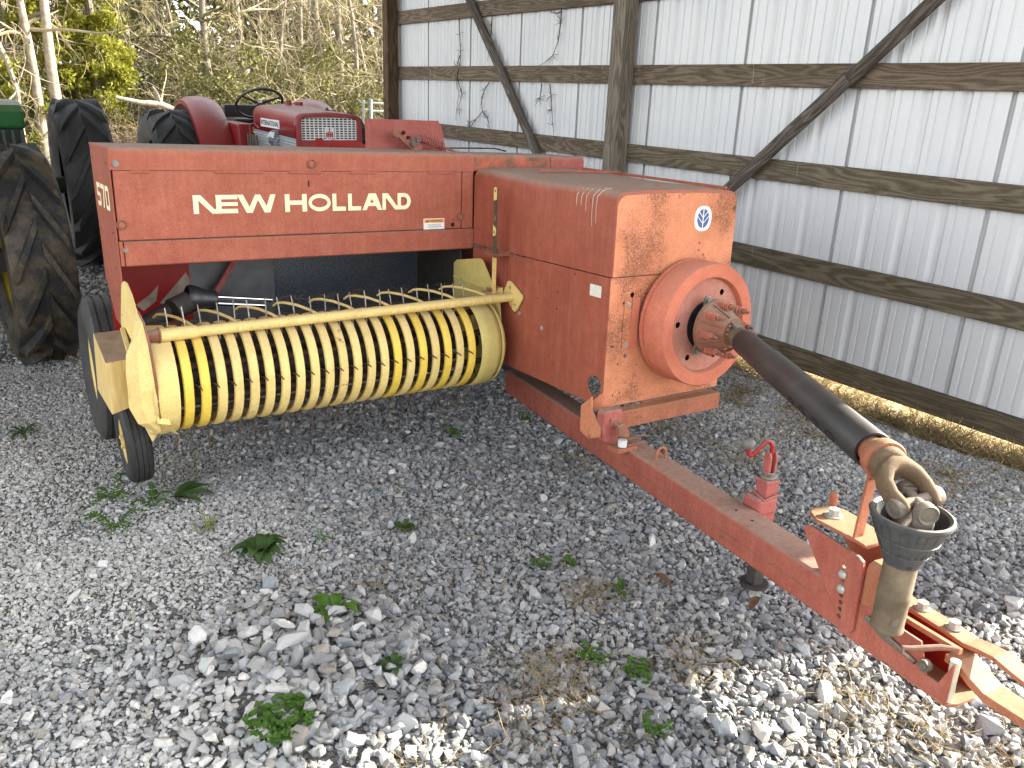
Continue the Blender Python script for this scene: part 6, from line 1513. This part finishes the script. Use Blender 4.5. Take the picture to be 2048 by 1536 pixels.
    clover(-.44, -1.28, 18, .035, WL, 'tiny clover sprig left of its twin in mid gravel')
    clover(-.35, -1.32, 16, .03, WL, 'tiny clover sprig right of its twin in mid gravel')
    rosette(-1.17, -1.56, 7, .05, .012, WD_, 'small dark rosette on the right flank of the stone heap', .03)
    clover(-.66, -2.13, 20, .04, WL, 'sunlit clover sprig at the bottom edge')
    rosette(-.12, -.03, 4, .05, .018, WL, 'two leaved seedling under the pickup reel right end', .03)
    tuft(-1.06, -.71, 8, .08, WL, 'thin pale grass blades right of the biggest weed clump')
    rosette(-1.95, 1.05, 8, .10, .012, WD_, 'green weed in front of the muddy tractor tyre', .03)
weeds()

# ------------------------------------------------------------------ dry straw, wall grass, leaves
def straws():
    STRAW = m_leaf('dry_straw', [(.17, .115, .05), (.30, .22, .105), (.46, .37, .20)], .15, .8)
    kit2 = bpy.data.collections.new('straw_kit')
    for i in range(8):
        rs = random.Random(60 + i); m = MB()
        pts = [Vector((0, 0, 0))]; d = Vector((1, 0, .15))
        for k in range(4): d = (d + Vector((0, rs.uniform(-.35, .35), rs.uniform(-.3, .25)))).normalized(); pts.append(pts[-1] + d * .25)
        m.tube(pts, [.016, .014, .012, .009, .004], 3, False)
        me = m.mesh('straw_blade', STRAW); o = bpy.data.objects.new('straw_shape', me); kit2.objects.link(o)
    rs = np.random.default_rng(77); P_ = []; S_ = []
    def clump(cx, cy, rad, n, L=.07, h=.03):
        a = rs.normal(0, rad, (n, 2)); x, y = cx + a[:, 0], cy + a[:, 1]; z = gz(x, y) + .012 + rs.random(n) * h; P_.append(np.stack([x, y, z], 1)); S_.append(L * rs.uniform(.5, 1.5, n))
    for c in ((-.05, -2.31, .07, 90), (-.82, -1.86, .08, 150), (-.74, -1.80, .05, 90), (.9, -.55, .10, 130), (-.43, -1.55, .06, 110), (-.05, -2.50, .08, 140), (.93, -1.0, .10, 200), (.22, -.62, .07, 90), (-.36, -1.95, .06, 110), (-.95, -2.0, .07, 70), (1.15, -.2, .14, 160), (1.45, -.9, .18, 220), (.55, -1.35, .10, 120), (-1.35, .25, .10, 60), (-1.7, .75, .12, 60), (-1.0, -1.15, .05, 40), (.1, -2.7, .1, 140), (-.3, -2.55, .09, 90), (-1.25, -1.95, .08, 60)): clump(*c)
    n = 900; x = rs.uniform(-2.4, 2.2, n); y = rs.uniform(-2.8, 1.6, n); P_.append(np.stack([x, y, gz(x, y) + .014], 1)); S_.append(.05 * rs.uniform(.4, 1.6, n))
    p = np.concatenate(P_); s_ = np.concatenate(S_); ok = in_view(p); p, s_ = p[ok], s_[ok]; n = len(p)
    instancer('straw', p, np.stack([rs.normal(0, .25, n), rs.normal(0, .28, n), rs.uniform(0, 6.28, n)], 1), np.stack([s_, s_ * .8, s_ * .8], 1), rs.integers(0, 8, n), rs.random(n), kit2)
    # matted dry grass along the foot of the wall and outside it
    XS, YS, HS, RX, RY, RZ, SS, TH = [], [], [], [], [], [], [], []
    def tufts(m, xs, ys, per, L, up):
        for cx, cy in zip(xs, ys):
            k = int(per * rs.uniform(.5, 1.5)); a0 = rs.uniform(0, 6.28)
            XS.append(cx + rs.normal(0, .035, k)); YS.append(cy + rs.normal(0, .045, k)); HS.append(rs.random(k) * .02); RX.append(rs.normal(0, .4, k)); RY.append(-np.abs(rs.normal(up, .3, k)) + .15); RZ.append(a0 + rs.normal(0, 1.1, k)); SS.append(L * rs.uniform(.5, 1.4, k)); TH.append(np.full(k, rs.uniform(.7, 1.5)))
    n = 1100; y = rs.uniform(-3.2, 4.5, n); lim = 2.10 + .36 * vnoise(y * 0 + 3, y, 1.3, 3) + .2 * vnoise(y * 0, y, 4.1, 8); x = 2.66 - np.abs(rs.normal(0, .24, n)); k = x > lim; tufts(0, x[k], y[k], 22, .10, .35)
    n = 900; y = rs.uniform(-3.4, 4.5, n); x = 2.62 + rs.random(n) * 1.1; tufts(0, x, y, 14, .08, .0)
    n = 120; y = rs.uniform(-2.2, 1.5, n); x = rs.uniform(1.5, 2.3, n); tufts(0, x, y, 9, .08, .15)
    x, y = np.concatenate(XS), np.concatenate(YS); s_ = np.concatenate(SS); th = np.concatenate(TH); p = np.stack([x, y, gz(x, y) + np.concatenate(HS) * np.where(x > 2.42, .3, 1.)], 1); rot = np.stack([np.concatenate(RX) * np.where(x > 2.42, .3, 1.), np.where(x > 2.42, .22, 1.) * np.concatenate(RY), np.concatenate(RZ)], 1)
    ok = in_view(p, 150); p, s_, th, rot = p[ok], s_[ok], th[ok], rot[ok]; n = len(p)
    instancer('dry_grass', p, rot, np.stack([s_, s_ * th * 1.7, s_ * th * 1.7], 1), rs.integers(0, 8, n), rs.random(n), kit2)
    # hay left on the feeder lip
    n = 260; x = rs.uniform(-1.0, -.1, n); y = rs.normal(.10, .06, n); z = .392 + rs.random(n) * .02
    q = np.array(RB3) @ np.stack([x, y, z]); p = q.T; s_ = .06 * rs.uniform(.5, 1.3, n)
    instancer('hay', p, np.stack([rs.normal(0, .3, n), rs.normal(0, .3, n), rs.uniform(0, 6.28, n)], 1), np.stack([s_, s_ * .4, s_ * .4], 1), rs.integers(0, 8, n), rs.random(n), kit2)
straws()
def litter():
    LF = m_leaf('brown_leaf', [(.07, .035, .02), (.15, .085, .045)], .1, .7); rs = random.Random(4)
    for x, y, a, lab in ((.02, -1.86, .3, 'curled red brown leaf beside the jack foot'), (-.12, -1.62, 1.9, 'brown leaf lying left of the drawbar before the jack')):
        m = MB(); leaf(m, (0, 0, 0), (cos(a), sin(a)), .075, .017, .025, .01, rs, .2); o = m.build('dead_leaf', LF); o.location = (x, y, gpt(x, y) + .018); tag(o, lab, 'leaf')
litter()
